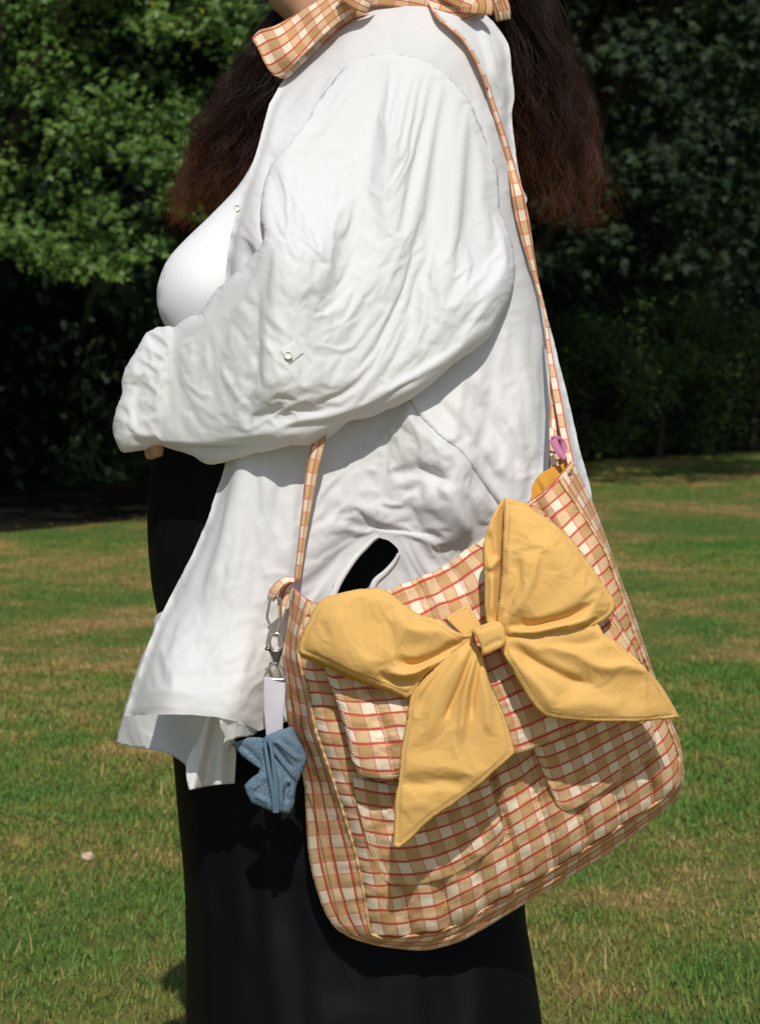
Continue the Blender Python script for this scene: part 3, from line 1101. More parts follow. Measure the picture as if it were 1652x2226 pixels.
# --- trousers: two wide black legs
def trousers():
    A = [(345, 900), (330, 1000), (321, 1100), (322, 1180), (330, 1270), (346, 1360), (362, 1500), (376, 1640), (388, 1780), (401, 1920), (404, 2050), (405, 2226), (410, 2380), (420, 2560)]
    B = [(1170, 900), (1200, 1000), (1225, 1100), (1235, 1200), (1230, 1300), (1215, 1450), (1190, 1600), (1160, 1800), (1141, 1960), (1158, 2090), (1178, 2226), (1190, 2380), (1200, 2560)]
    def folds(px, py):
        h = 0
        for x0, w, a, sl in [(430, 22, 9, 0.02), (500, 30, 7, 0.03), (585, 26, 10, 0.05), (690, 40, 8, 0.04), (820, 30, 9, 0.0), (930, 36, 10, -0.05), (1040, 28, 8, -0.02), (370, 12, 5, 0.0)]:
            x = px - x0 - (py - 1700) * sl - 14 * np.sin(py / 190 + x0)
            h = h + a * np.exp(-(x / w) ** 2)
        return -px2m(h * 1.7 + wrinkles(px, py, 85, 260, 26, 9, 5))
    n = 120
    o1 = loft('trouser_leg', A, B, [0.0, 0.0, 0.0, 0.0, -0.02, -0.05, -0.06], [0.13, 0.135, 0.14, 0.145, 0.15, 0.15, 0.14], None, person, n, 120, folds, 0.85)
    A2 = [(p[0] + 14 + (18 if p[1] > 1500 else 0), p[1]) for p in A]; B2 = [(p[0] - 22, p[1]) for p in B]
    o2 = loft('trouser_leg', A2, B2, [0.03] * 3 + [0.13] * 3, [0.15, 0.17, 0.18, 0.15, 0.13, 0.13], None, person, 60, 48, None, 0.85)
    # one garment: join the two legs into one mesh
    me1, me2 = o1.data, o2.data
    V = np.vstack([np.array([v.co for v in me.vertices]) for me in (me1, me2)])
    F = [tuple(p.vertices) for p in me1.polygons] + [tuple(i + len(me1.vertices) for i in p.vertices) for p in me2.polygons]
    uvs = np.stack([V[:, 0], V[:, 2]], -1)
    bpy.data.objects.remove(o1); bpy.data.objects.remove(o2)
    o = link('trousers', mesh_np('trousers', V, np.array(F), uvs), M['black'], person)
    return o
trousers()
for s in (-1, 1):
    sh = loft('shoe', [(620, 2560), (545, 2600), (540, 2640)], [(860, 2560), (880, 2600), (885, 2640)], [0.02 + s * 0.1] * 2, [0.03, 0.045, 0.05], M['black'], person, 14, 24)

# --- ribbed white top over the chest
SW_TANK = Swell([(650, 150), (604, 262), (560, 335), (520, 402), (460, 466), (402, 522), (366, 563), (347, 606), (341, 642), (346, 678), (358, 706), (376, 745), (392, 860), (392, 860), (700, 860), (700, 860), (760, 500), (760, 220), (760, 220)])
def tank_y(s):
    def f(px, py):
        b = SW_TANK(px, py)
        b = np.tanh(b / 260) * 260 * 0.72
        b = b + 26 * np.exp(-(((px - 440) / 90) ** 2 + ((py - 625) / 85) ** 2))
        return 0.0 + s * px2m(b)
    return f
sheet('tank_top', [(650, 150), (604, 262), (560, 335), (520, 402), (460, 466), (402, 522), (366, 563), (347, 606), (341, 642), (346, 678), (358, 706), (376, 745), (392, 860), (392, 860), (700, 860), (700, 860), (760, 500), (760, 220), (760, 220)],
      tank_y(-1), M['rib'], person, 7, back=tank_y(1))

# --- white linen shirt
SHIRT_L = [(586, 225), (565, 305), (545, 368), (520, 440), (500, 520), (490, 600), (482, 680), (486, 760), (498, 900), (490, 1008), (470, 1070), (455, 1120), (430, 1180), (400, 1240), (372, 1295), (347, 1345), (322, 1405), (300, 1470), (284, 1515), (271, 1556)]
SHIRT_TOP = [(586, 225), (612, 181), (641, 149), (706, 94), (750, 44), (779, 22), (804, 7), (830, 1), (870, -4), (930, -10), (985, -8), (1030, 10), (1071, 47)]
SHIRT_R = [(1071, 47), (1097, 81), (1108, 110), (1112, 157), (1118, 209), (1112, 250), (1118, 313), (1126, 365), (1134, 407), (1145, 430), (1142, 459), (1150, 509), (1162, 585), (1172, 630), (1190, 690), (1215, 790), (1240, 890), (1259, 975), (1276, 1035), (1287, 1090), (1288, 1180), (1275, 1330), (1255, 1480)]
SW_BODY = Swell(SHIRT_L[:-1] + [(260, 1600), (250, 1900), (250, 1900), (1270, 1900), (1270, 1900)] + SHIRT_R[::-1][0:] + SHIRT_TOP[::-1][1:-1], 8)

LOW = [  # folds of the lower shirt (picture positions)
    ('s', [(868, 852), (893, 872), (916, 905), (957, 946), (1006, 983), (1039, 1032), (1084, 1094), (1120, 1140)], 4.0, -52, 90),
    ('s', [(905, 1030), (932, 1034), (970, 1040), (992, 1062), (1010, 1095), (1032, 1140), (1050, 1185)], 5.0, -40, 60),
    ('r', [(1000, 1030), (1035, 1085), (1068, 1145)], 14, 10),
    ('r', [(840, 1022), (890, 1008), (940, 1018), (970, 1050)], 18, -24),
    ('r', [(868, 1062), (915, 1040), (960, 1052)], 12, -12),
    ('r', [(880, 1090), (930, 1078), (985, 1100), (1020, 1150)], 18, 10),
    ('r', [(900, 985), (940, 990), (985, 1015)], 14, 9),
    ('r', [(836, 880), (835, 940), (833, 1000), (823, 1080), (820, 1165)], 3.5, -4),
    ('r', [(810, 880), (812, 960), (800, 1040)], 16, 8),
    ('r', [(838, 1010), (850, 1005), (868, 1000)], 5, 6), ('r', [(815, 1015), (800, 1010), (785, 1012)], 5, 6),
    ('r', [(820, 1060), (800, 1055), (770, 1064)], 7, 6), ('r', [(826, 1075), (850, 1085), (880, 1084)], 7, 7),
    ('r', [(770, 960), (740, 1010), (720, 1080)], 16, -10),
    ('r', [(690, 1010), (700, 1060), (690, 1130)], 12, 6),
    ('r', [(815, 1165), (770, 1150), (700, 1130)], 10, 5), ('r', [(825, 1168), (880, 1160), (950, 1166)], 10, 6),
    ('r', [(812, 1155), (790, 1120), (760, 1090)], 9, -5), ('r', [(830, 1160), (860, 1130), (900, 1120)], 9, -5),
    # back drape
    ('r', [(1000, 800), (1060, 850), (1120, 930), (1160, 1000)], 20, 9),
    ('r', [(1040, 760), (1100, 820), (1150, 890), (1185, 960)], 18, -9),
    ('r', [(960, 850), (1020, 910), (1080, 990), (1115, 1050)], 20, 8),
    ('r', [(1080, 700), (1130, 780), (1170, 880)], 16, 8),
    ('r', [(1110, 850), (1140, 900), (1150, 960)], 8, -6), ('r', [(1085, 900), (1120, 960), (1130, 1020)], 7, -5),
    ('r', [(1120, 1020), (1118, 1050), (1130, 1075)], 5, 7), ('r', [(1125, 1045), (1145, 1040), (1165, 1032)], 5, 5),
    ('r', [(1175, 720), (1190, 800), (1200, 900), (1195, 980)], 10, -12),
    # front panel
    ('s', [(648, 1000), (640, 1080), (640, 1180), (632, 1280), (625, 1400), (628, 1520)], 5, -12, 40),
    ('s', [(612, 985), (560, 1050), (524, 1103), (480, 1150), (440, 1190)], 12, -16, 90),
    ('r', [(600, 1010), (560, 1085), (500, 1160), (420, 1260)], 22, 8),
    ('r', [(620, 1080), (580, 1180), (540, 1300)], 20, -7),
    ('r', [(500, 1020), (480, 1090), (455, 1150)], 8, -7),
    ('r', [(360, 1360), (420, 1345), (500, 1300)], 10, 5), ('r', [(340, 1400), (430, 1385), (520, 1345), (580, 1330)], 9, 5),
    ('r', [(330, 1440), (400, 1430), (470, 1405)], 8, -5), ('r', [(325, 1465), (420, 1450), (520, 1420), (590, 1405)], 9, 5),
    ('r', [(400, 1490), (470, 1470), (560, 1455)], 9, -5), ('r', [(310, 1500), (360, 1500), (440, 1510)], 8, 4),
    ('r', [(430, 1260), (500, 1225), (560, 1210)], 10, 5), ('r', [(400, 1310), (450, 1275), (530, 1250)], 9, -4),
    ('r', [(560, 1250), (600, 1240), (630, 1250)], 8, 4), ('r', [(540, 1370), (590, 1360), (620, 1366)], 7, -4),
    # hem: stitched band
    ('s', [(290, 1538), (358, 1536), (456, 1540), (490, 1546), (560, 1570)], 1.5, -3, 40),
    ('r', [(732, 1300), (757, 1246), (798, 1194), (820, 1164)], 4, 5), ('r', [(812, 1290), (845, 1250), (868, 1222), (876, 1200)], 4, 5),
    # placket and front yoke
    ('s', [(572, 330), (548, 400), (526, 480), (512, 560), (508, 620)], 2.0, -4, 40),
    ('s', [(588, 340), (566, 420), (552, 500), (540, 570)], 3.0, -8, 30),
    ('r', [(600, 350), (585, 400), (575, 450)], 8, -10),
    ('r', [(640, 220), (660, 235), (690, 230)], 8, -4), ('r', [(600, 250), (630, 262), (655, 258)], 7, -4), ('r', [(605, 290), (630, 300), (645, 296)], 8, 4),
    # back of the yoke, collar fold, strap bed
    ('s', [(1010, -20), (1030, 40), (1055, 100), (1070, 160), (1088, 215), (1104, 260)], 3.0, 26, 60),
    ('r', [(1075, 70), (1085, 110), (1098, 150)], 7, 7), ('r', [(1078, 130), (1090, 160), (1090, 190)], 6, -6), ('r', [(1095, 110), (1104, 150), (1108, 190)], 6, 5),
    ('r', [(1060, 225), (1080, 232), (1095, 226)], 5, 4), ('r', [(1075, 290), (1095, 296), (1110, 288)], 5, 4), ('r', [(1085, 350), (1105, 356), (1122, 350)], 5, 4),
    ('r', [(1092, 420), (1110, 410), (1130, 415)], 6, 5),
]
def body_swell(px, py):
    b = SW_BODY(px, py)
    return np.tanh(b / 330) * 330
def base_y(px, py):
    """near side of the shirt body before its folds"""
    front = 0.075 * (1 - sstep(470, 820, px)) * sstep(120, 320, py) + 0.02 * (1 - sstep(300, 700, px)) * sstep(1000, 1300, py)
    chest = 60 * sstep(150, 500, py) * np.exp(-(((px - 620) / 170) ** 2 + ((py - 560) / 260) ** 2))
    hips = 26 * np.exp(-(((px - 900) / 330) ** 2 + ((py - 1330) / 260) ** 2)) + 34 * np.exp(-(((px - 880) / 240) ** 2 + ((py - 1000) / 150) ** 2))
    flat = sstep(1180, 1500, py) * (1 - sstep(600, 700, px)) * 20
    return -front - px2m(body_swell(px, py) * 1.02 + chest + hips - flat)
def shirt_y(px, py):
    a = np.clip(body_swell(px, py) / 60, 0.25, 1)
    f = sstep(900, 1000, py)
    h = h_fix(px, py)
    n = wrinkles(px, py, -20, 220, 30, 2.5, 1) + wrinkles(px, py, -38, 200, 28, 2.5, 2) * f + wrinkles(px, py, 70, 180, 26, 2, 3) + (fbm(px / 90, py / 90, 4, 2) - 0.40) * 16 + (fbm(px / 34, py / 34, 6, 2) - 0.40) * 4
    return base_y(px, py) - px2m(h * 0.66 + (n + crumple(px, py, 150, 2.2)) * a) - 0.055 * sstep(1300, 1545, py) * (1 - sstep(500, 620, px)) * sstep(250, 380, px)
def h_fix(px, py):
    # ridges lift towards the viewer; steps were noted with the high side negative
    r = [i for i in LOW if i[0] == 'r']
    s = [('s', i[1], i[2], -i[3] * 1.5, i[4]) for i in LOW if i[0] == 's']
    return strokes(px, py, r) + strokes(px, py, s)

shirt_out = SHIRT_L + [(271, 1556), (300, 1554), (358, 1553), (410, 1554), (456, 1557), (485, 1561), (530, 1572), (563, 1588), (563, 1588), (640, 1560), (733, 1500), (733, 1500), (722, 1296), (732, 1270), (749, 1244), (770, 1215), (791, 1194), (806, 1178), (820, 1168), (820, 1168), (845, 1175), (860, 1187), (866, 1197), (862, 1210), (854, 1222), (835, 1245), (812, 1265), (800, 1300), (810, 1480), (810, 1480), (1000, 1500)] + SHIRT_R[::-1] + SHIRT_R[:1] + SHIRT_TOP[::-1][1:-1] + SHIRT_L[:1]
shirt = sheet('shirt', shirt_out, shirt_y, M['linen'], person, 5.8, jitter=1.2)
def settle_shirt():
    co, px, py = where(shirt)
    out = outline(shirt_out, 8)
    db, _, _ = seg_dist(np.vstack([out, out[:1]]), px, py)
    free = np.where((py > 1500) & (px < 600), 0.84, np.clip(np.clip(db / 25, 0, 1), np.where((px < 640) & (py > 960), 0.86, 0), 1)) * 0.95 * sstep(60, 200, py)
    free = np.where((px > 1060) & (py < 700), np.minimum(free, 0.6), free)
    settle(shirt, free, 0.032, 18, 0.16, 0.012, keep=0.9, slack=0.3 + 0.7 * sstep(800, 950, py))
smooth_rim(shirt, shirt_out)
settle_shirt()
smooth_rim(shirt, shirt_out, 14, 5)
shirt_now = depth_of(shirt)

FOLD = [(850, 846), (880, 862), (893, 872), (916, 905), (957, 946), (1006, 983), (1039, 1032), (1084, 1094), (1125, 1150)]
fold_pl = catmull(FOLD, 5)
def fold_y(px, py):
    d, s, t = seg_dist(fold_pl, px, py)
    w = strokes(px, py, [('r', [(960, 850), (1020, 910), (1080, 990), (1120, 1060)], 16, 9), ('r', [(1000, 800), (1060, 850), (1120, 930), (1165, 1010)], 16, 8), ('r', [(990, 830), (1050, 900), (1100, 970), (1140, 1050)], 12, -8),
                         ('r', [(1040, 780), (1100, 840), (1150, 910), (1180, 980)], 14, -8), ('r', [(1110, 850), (1140, 900), (1150, 960)], 9, -6), ('r', [(930, 850), (980, 905), (1040, 985), (1090, 1060)], 10, -6), ('r', [(1085, 900), (1120, 960), (1130, 1020)], 8, -5), ('r', [(1118, 1040), (1145, 1036), (1172, 1026)], 6, 5)])
    edge = np.clip(d / 9, 0, 1)
    return shirt_now(px, py) - px2m(19 * np.exp(-d / 85) * (0.35 + 0.65 * np.sqrt(edge)) - 2.5 + w * np.exp(-d / 120) + crumple(px, py, 210, 1.6) * edge)
sheet('shirt_fold', FOLD + FOLD[-1:] + [(1160, 1130), (1186, 1060), (1196, 980), (1186, 890), (1150, 790), (1090, 720), (1010, 740), (930, 790), (850, 846)], fold_y, M['linen'], shirt, 5)

def far_y(px, py): return 0.015 + px2m(np.tanh(SW_BODY(px, py) / 330) * 320)
BACK_OUT = [(700, 100), (760, 45), (804, 8), (870, -2), (930, -8), (985, -6), (1030, 12), (1068, 50), (1094, 85), (1106, 112), (1110, 157), (1116, 209), (1110, 250), (1116, 313), (1124, 365), (1132, 407), (1143, 430), (1140, 459), (1148, 509), (1160, 585), (1170, 630), (1188, 690), (1213, 790), (1238, 890), (1257, 975), (1274, 1035), (1285, 1090), (1286, 1180), (1273, 1330), (1253, 1480), (1253, 1480), (1000, 1500), (760, 1450), (760, 1450), (700, 900), (690, 400)]
sb = [(x - 4 if x > 1050 else x, y) for x, y in BACK_OUT]
smooth_rim(sheet('shirt_back', sb, far_y, M['linen'], shirt, 9), sb, 30, 20)

# inside of the far front panel and the flying hem corner
sheet('far_front_panel', [(352, 1330), (330, 1382), (304, 1440), (284, 1500), (262, 1575), (253, 1617), (253, 1617), (290, 1624), (332, 1630), (374, 1641), (374, 1641), (410, 1668), (440, 1690), (440, 1690), (490, 1640), (520, 1500), (480, 1330), (480, 1330)],
      lambda px, py: 0.02 - 0.00095 * (px - 250) - px2m(14 * np.sin((px - py * 0.25) / 19.0) * sstep(1420, 1640, py) + wrinkles(px, py, 60, 90, 16, 8, 12) + strokes(px, py, [('s', [(288, 1574), (340, 1606), (390, 1640), (442, 1668)], 2.0, 4, 30)])),
      M['linen'], shirt, 5, thick=0.0011, jitter=1.5)
sheet('hem_corner', [(452, 1560), (428, 1610), (407, 1652), (406, 1690), (411, 1717), (411, 1717), (420, 1716), (460, 1708), (511, 1703), (511, 1703), (513, 1640), (508, 1560), (508, 1560)],
      lambda px, py: -0.205 - px2m(24 * np.exp(-((px - 424 - (1700 - py) * 0.2) / 14) ** 2) - 18 * np.exp(-((px - 452 - (1700 - py) * 0.15) / 14) ** 2) + 10 * np.sin(px / 12)),
      M['linen'], shirt, 4, thick=0.0011, jitter=1.0)
sheet('hem_turn', [(485, 1561), (530, 1572), (563, 1588), (563, 1588), (548, 1600), (520, 1603), (487, 1617), (487, 1617), (489, 1600), (480, 1580)],
      lambda px, py: shirt_now(px, np.minimum(py, 1575)) + px2m(4 + 0.35 * np.maximum(py - 1572, 0)) - px2m(5 * np.sin(px / 9)),
      M['linen'], shirt, 4, thick=0.0011)

# --- the near sleeve
SEAM = [(590, 358), (625, 318), (668, 262), (690, 222), (714, 189), (754, 142), (780, 127), (812, 118), (852, 116), (910, 127), (964, 156), (1008, 203), (1026, 231), (1048, 284), (1066, 325), (1075, 355), (1082, 385), (1086, 456)]
ELBOW = [(1086, 456), (1104, 500), (1117, 545), (1120, 600), (1109, 645), (1087, 690), (1066, 728), (1036, 755), (1002, 779), (968, 806), (932, 835), (900, 858), (868, 878), (838, 891), (805, 906), (775, 912), (756, 918), (728, 941), (706, 954), (686, 962), (668, 965), (650, 965), (620, 969), (587, 977), (552, 987), (517, 997), (488, 1004), (461, 1010), (440, 1004), (420, 992), (397, 983), (372, 976), (348, 968)]
CUFF = [(348, 968), (322, 975), (299, 980), (271, 983), (258, 972), (248, 950), (246, 930), (250, 899), (258, 876), (267, 857), (266, 830), (268, 806), (278, 782), (292, 765), (303, 743), (318, 722), (341, 710), (360, 709), (380, 712)]
INNER = [(380, 712), (390, 703), (404, 692), (418, 687), (434, 685), (444, 670), (454, 652), (467, 634), (482, 617), (503, 598), (524, 584), (545, 562), (562, 543), (571, 525), (577, 503), (570, 486), (566, 467), (567, 445), (571, 418), (578, 388), (590, 358)]
SW_SLEEVE = Swell([(560, 300), (640, 160), (740, 60), (850, 40), (960, 70), (1060, 170), (1100, 330)] + ELBOW[1:-1] + CUFF[:-1] + INNER[:-1], 6)
SW_ARM = Swell(SEAM[:-1] + ELBOW[:-1] + CUFF[:-1] + INNER[:-1], 6)
seam_pl = catmull(SEAM, 8)
cuff_gap = [(380, 712), (366, 745), (360, 800), (352, 860), (348, 910), (348, 968)]
SLV = [
    # front of the upper arm
    ('r', [(578, 372), (600, 383), (625, 402), (650, 436), (668, 476), (680, 520)], 8, -11),
    ('r', [(590, 360), (625, 368), (660, 395), (690, 440), (712, 500)], 13, 11),
    ('r', [(566, 430), (580, 448), (598, 470)], 9, -8),
    ('r', [(566, 468), (610, 478), (655, 502), (700, 546), (722, 590)], 11, 10),
    ('r', [(585, 496), (630, 505), (670, 530), (705, 575), (735, 640)], 10, -9),
    ('r', [(560, 545), (610, 560), (660, 590), (720, 650)], 12, 8),
    ('r', [(670, 300), (715, 356), (735, 400), (750, 460)], 14, -5),
    ('r', [(640, 300), (660, 330), (670, 370)], 9, -6),
    ('r', [(700, 290), (760, 320), (840, 330)], 12, 4),
    # seam puckers at the back of the shoulder
    ('r', [(940, 175), (968, 172), (996, 188)], 7, -6), ('r', [(950, 162), (975, 165), (1000, 196)], 6, 5),
    ('r', [(980, 235), (1005, 228), (1028, 226)], 6, -6), ('r', [(985, 215), (1008, 212), (1020, 214)], 5, 4),
    ('r', [(1015, 300), (1035, 296), (1052, 284)], 7, -6), ('r', [(1010, 270), (1030, 266), (1046, 260)], 6, 4),
    ('r', [(1030, 350), (1050, 352), (1074, 344)], 7, -5), ('r', [(1030, 400), (1056, 396), (1080, 388)], 7, 4), ('r', [(1040, 430), (1060, 434), (1084, 428)], 6, -4),
    ('r', [(800, 135), (840, 150), (900, 150)], 8, 3),
    # pressed creases running from the back of the shoulder down to the forearm
    ('r', [(970, 505), (900, 530), (827, 552), (752, 595), (700, 640), (666, 678)], 5, -4.5),
    ('r', [(978, 518), (905, 545), (832, 566), (758, 610), (705, 655)], 6, 3),
    ('r', [(930, 325), (860, 400), (800, 470), (745, 560)], 6, -3),
    ('r', [(812, 629), (760, 665), (700, 705), (668, 740)], 4, -4.5),
    ('r', [(890, 505), (820, 600), (750, 680)], 7, 3),
    ('r', [(800, 440), (850, 500), (880, 560)], 9, -3), ('r', [(720, 420), (790, 480), (830, 530)], 9, 3),
    # elbow: fan of folds
    ('r', [(966, 505), (945, 540), (918, 572), (903, 628), (880, 690)], 8, -9),
    ('r', [(990, 520), (962, 570), (935, 620), (920, 690), (870, 770)], 10, 9),
    ('r', [(985, 585), (1000, 622), (990, 655)], 26, -9),
    ('r', [(1075, 520), (1058, 560), (1030, 600)], 12, -10),
    ('r', [(1108, 560), (1090, 610), (1064, 660), (1020, 705)], 13, 9),
    ('r', [(1050, 640), (1020, 690), (960, 730), (900, 780)], 12, -8),
    ('r', [(1068, 690), (1030, 728), (960, 775), (880, 820), (800, 860)], 12, 9),
    ('r', [(880, 590), (850, 660), (800, 740), (740, 810)], 10, -6),
    ('r', [(905, 640), (870, 710), (820, 780), (760, 840)], 9, 6),
    ('r', [(850, 620), (800, 690), (740, 760)], 7, -4), ('r', [(1000, 760), (920, 806), (840, 838), (760, 858)], 7, -6),
    ('r', [(950, 780), (880, 836), (800, 880), (740, 905)], 9, 6), ('r', [(1020, 730), (980, 770), (925, 812)], 6, -4),
    # forearm
    ('r', [(453, 660), (495, 694), (526, 743), (560, 800)], 11, -9),
    ('r', [(470, 636), (510, 668), (548, 716), (590, 770)], 10, 10),
    ('r', [(503, 606), (553, 652), (600, 700), (640, 730)], 11, 9),
    ('r', [(500, 630), (535, 662), (575, 700), (600, 726)], 8, -9),
    ('r', [(560, 600), (610, 640), (660, 690)], 10, -6), ('r', [(600, 590), (660, 630), (720, 690)], 10, 5),
    ('r', [(428, 815), (440, 818), (455, 814)], 15, -13), ('r', [(470, 790), (490, 800), (500, 816)], 9, -8),
    ('r', [(535, 760), (545, 765), (560, 764)], 12, -9), ('r', [(510, 806), (525, 812), (545, 812)], 12, -9), ('r', [(570, 722), (585, 730), (602, 730)], 10, -7),
    ('r', [(590, 760), (600, 780), (604, 800)], 9, -7), ('r', [(556, 790), (566, 806), (580, 820)], 8, 6),
    ('r', [(396, 824), (415, 840), (434, 847), (452, 844)], 5, 9),
    ('r', [(450, 780), (480, 816), (511, 850), (545, 884)], 8, 12),
    ('r', [(410, 740), (425, 770), (430, 800)], 9, 7), ('r', [(400, 700), (398, 750), (388, 800), (380, 850)], 10, 11),
    ('r', [(372, 720), (366, 770), (372, 820), (388, 848)], 6, -12),
    ('r', [(430, 700), (440, 740), (470, 770)], 9, -6),
    ('r', [(619, 917), (660, 902), (716, 890), (790, 860), (851, 813)], 10, 8),
    ('r', [(640, 880), (690, 860), (760, 820), (820, 760)], 12, -8),
    ('r', [(600, 860), (650, 830), (700, 790), (740, 740)], 10, 6),
    ('r', [(690, 770), (710, 800), (690, 840)], 9, -5), ('r', [(740, 800), (730, 840), (700, 870)], 8, 4),
    ('r', [(440, 905), (470, 890), (510, 905)], 14, -9), ('r', [(400, 880), (420, 920), (460, 950)], 14, 7), ('r', [(540, 920), (590, 940), (640, 935)], 14, 6), ('r', [(500, 950), (560, 950), (620, 955)], 10, -6),
    ('r', [(700, 930), (740, 905), (800, 885), (860, 868)], 8, 6), ('r', [(690, 912), (740, 885), (800, 868)], 7, -7),
    # sleeve-end lump
    ('r', [(306, 800), (294, 830), (286, 880), (294, 930)], 7, -20),
    ('r', [(330, 760), (334, 820), (334, 880), (342, 925)], 9, 10),
    ('r', [(352, 740), (350, 800), (360, 860), (364, 905)], 7, -10),
    ('r', [(292, 775), (280, 820), (272, 870), (266, 920)], 7, 8),
    ('r', [(270, 920), (300, 940), (330, 940)], 6, 6), ('r', [(276, 955), (305, 958), (335, 950)], 10, -8),
    ('r', [(310, 728), (318, 760), (312, 800)], 6, 5), ('r', [(258, 885), (272, 905), (276, 945)], 6, -6),
    # seams
    ('r', SEAM[2:-2], 2.8, -9.0), ('r', [(p[0] + (4 if p[0] > 850 else -4), p[1] - 7) for p in SEAM[2:-2]], 5.0, 6.0),
    ('s', [(1086, 456), (1105, 500), (1118, 545)], 2, 3, 20),
]
def sleeve_lift(px, py):
    d, s, t = seg_dist(seam_pl, px, py)
    k = sstep(0, 190, d)
    b = np.tanh(SW_ARM(px, py) / 95) * 48 + np.tanh(SW_SLEEVE(px, py) / 240) * 66
    crest = 14 * np.exp(-(((px - 960) / 200) ** 2 + ((py - 640) / 170) ** 2)) + 30 * np.exp(-(((px - 620) / 240) ** 2 + ((py - 800) / 80) ** 2))
    pinch = 0
    d2, s2, _ = seg_dist(catmull(cuff_gap, 5), px, py)
    pinch = -10 * np.exp(-(d2 / 16) ** 2)
    return b * k + crest * k * np.clip(b / 80, 0, 1) + pinch + 3.0 + 5.0 * sstep(300, 400, py) * sstep(1000, 1060, px)
def sleeve_base(px, py):
    # the forearm reaches forward of the body: hold its depth where there is no body behind
    yb = base_y(np.maximum(px, 545), np.clip(py, 0, 860))
    front = sstep(620, 300, px) if False else (1 - sstep(300, 620, px))
    return yb * (1 - front) + (-0.115) * front
SEAMS_PUCKER = lambda px, py, d: 3.0 * np.exp(-(d / 16) ** 2) * (fbm(px / 7, py / 7, 15) - 0.4)
def sleeve_y(px, py):
    h = strokes(px, py, SLV)
    d, s, t = seg_dist(seam_pl, px, py)
    a = np.clip(SW_ARM(px, py) / 70, 0.15, 1)
    n = wrinkles(px, py, -38, 260, 30, 3.5, 31, 1.6) + wrinkles(px, py, 35, 220, 34, 3, 32, 1.6) + wrinkles(px, py, -50, 190, 14, 1.6, 33, 2.0) \
        + (fbm(px / 95, py / 95, 34, 2) - 0.40) * 12 + (fbm(px / 34, py / 34, 36, 2) - 0.40) * 4
    return sleeve_base(px, py) - px2m(sleeve_lift(px, py) + h * 0.35 * np.clip(a * 1.4, 0.4, 1) + (n + crumple(px, py, 140, 2.6)) * a * sstep(0, 60, d) + SEAMS_PUCKER(px, py, d))
def sleeve_back(px, py):
    f = np.clip(SW_ARM(px, py) / 60, 0, 1)
    return sleeve_base(px, py) - px2m(3.0) + px2m(np.minimum(SW_ARM(px, py), 190) * 0.30) * (1 - sstep(420, 760, px)) + 0.004 * f
sleeve_out = SEAM + SEAM[-1:] + ELBOW[1:] + CUFF[1:] + INNER[1:-1] + SEAM[:1]
sleeve = sheet('sleeve', sleeve_out, sleeve_y, M['linen'], shirt, 5.0, back=sleeve_back, jitter=1.6)

def settle_sleeve():
    co, px, py = where(sleeve)
    b = SW_ARM(px, py)
    front = co[:, 1] < sleeve_back(px, py) - 0.004
    d, _, _ = seg_dist(seam_pl, px, py)
    free = np.where(front, np.clip(b / 30, 0, 1) * sstep(0, 25, d), 0) * 0.93
    slack = 0.30 + 0.70 * sstep(360, 680, py + 0.5 * (850 - px)) + 0.35 * np.exp(-((px - 600) / 70) ** 2 - ((py - 430) / 90) ** 2)
    settle(sleeve, free, 0.035, 18, 0.12, 0.01, keep=1.0, slack=np.clip(slack * 1.5, 0.42, 1))
    return depth_of(sleeve, np.where(front)[0])
sleeve_now = settle_sleeve()

# roll tab and buttons
def on_sleeve(lift): return lambda px, py: sleeve_now(px, py) - lift
sheet('roll_tab', [(610, 764), (610, 764), (640, 743), (640, 743), (660, 768), (660, 768), (630, 792), (630, 792)], on_sleeve(0.0008), M['linen'], shirt, 4, thick=0.0012)
def button(px, py, y, r):
    root_c = P(px, py, y)
    th = np.linspace(0, 2 * math.pi, 24, endpoint=False)
    prof = [(0.0001, -0.0012), (0.25, -0.0012), (0.62, -0.0013), (0.72, -0.0022), (0.88, -0.0026), (1.0, -0.0018), (1.0, 0.0), (0.0001, 0.0)]
    V = [root_c + np.array([math.cos(q) * rr * r, d, math.sin(q) * rr * r]) for rr, d in prof for q in th]
    F = [[i * 24 + j, (i + 1) * 24 + j, (i + 1) * 24 + (j + 1) % 24, i * 24 + (j + 1) % 24] for i in range(len(prof) - 1) for j in range(24)]
    link('button', mesh_np('button', np.array(V), F), M['button'], shirt)
button(627, 772, float(sleeve_now(np.array([627.]), np.array([772.]))[0]) - 0.0026, 0.0044)
button(516, 452, float(shirt_now(np.array([523.]), np.array([452.]))[0]) - 0.0012, 0.0038)

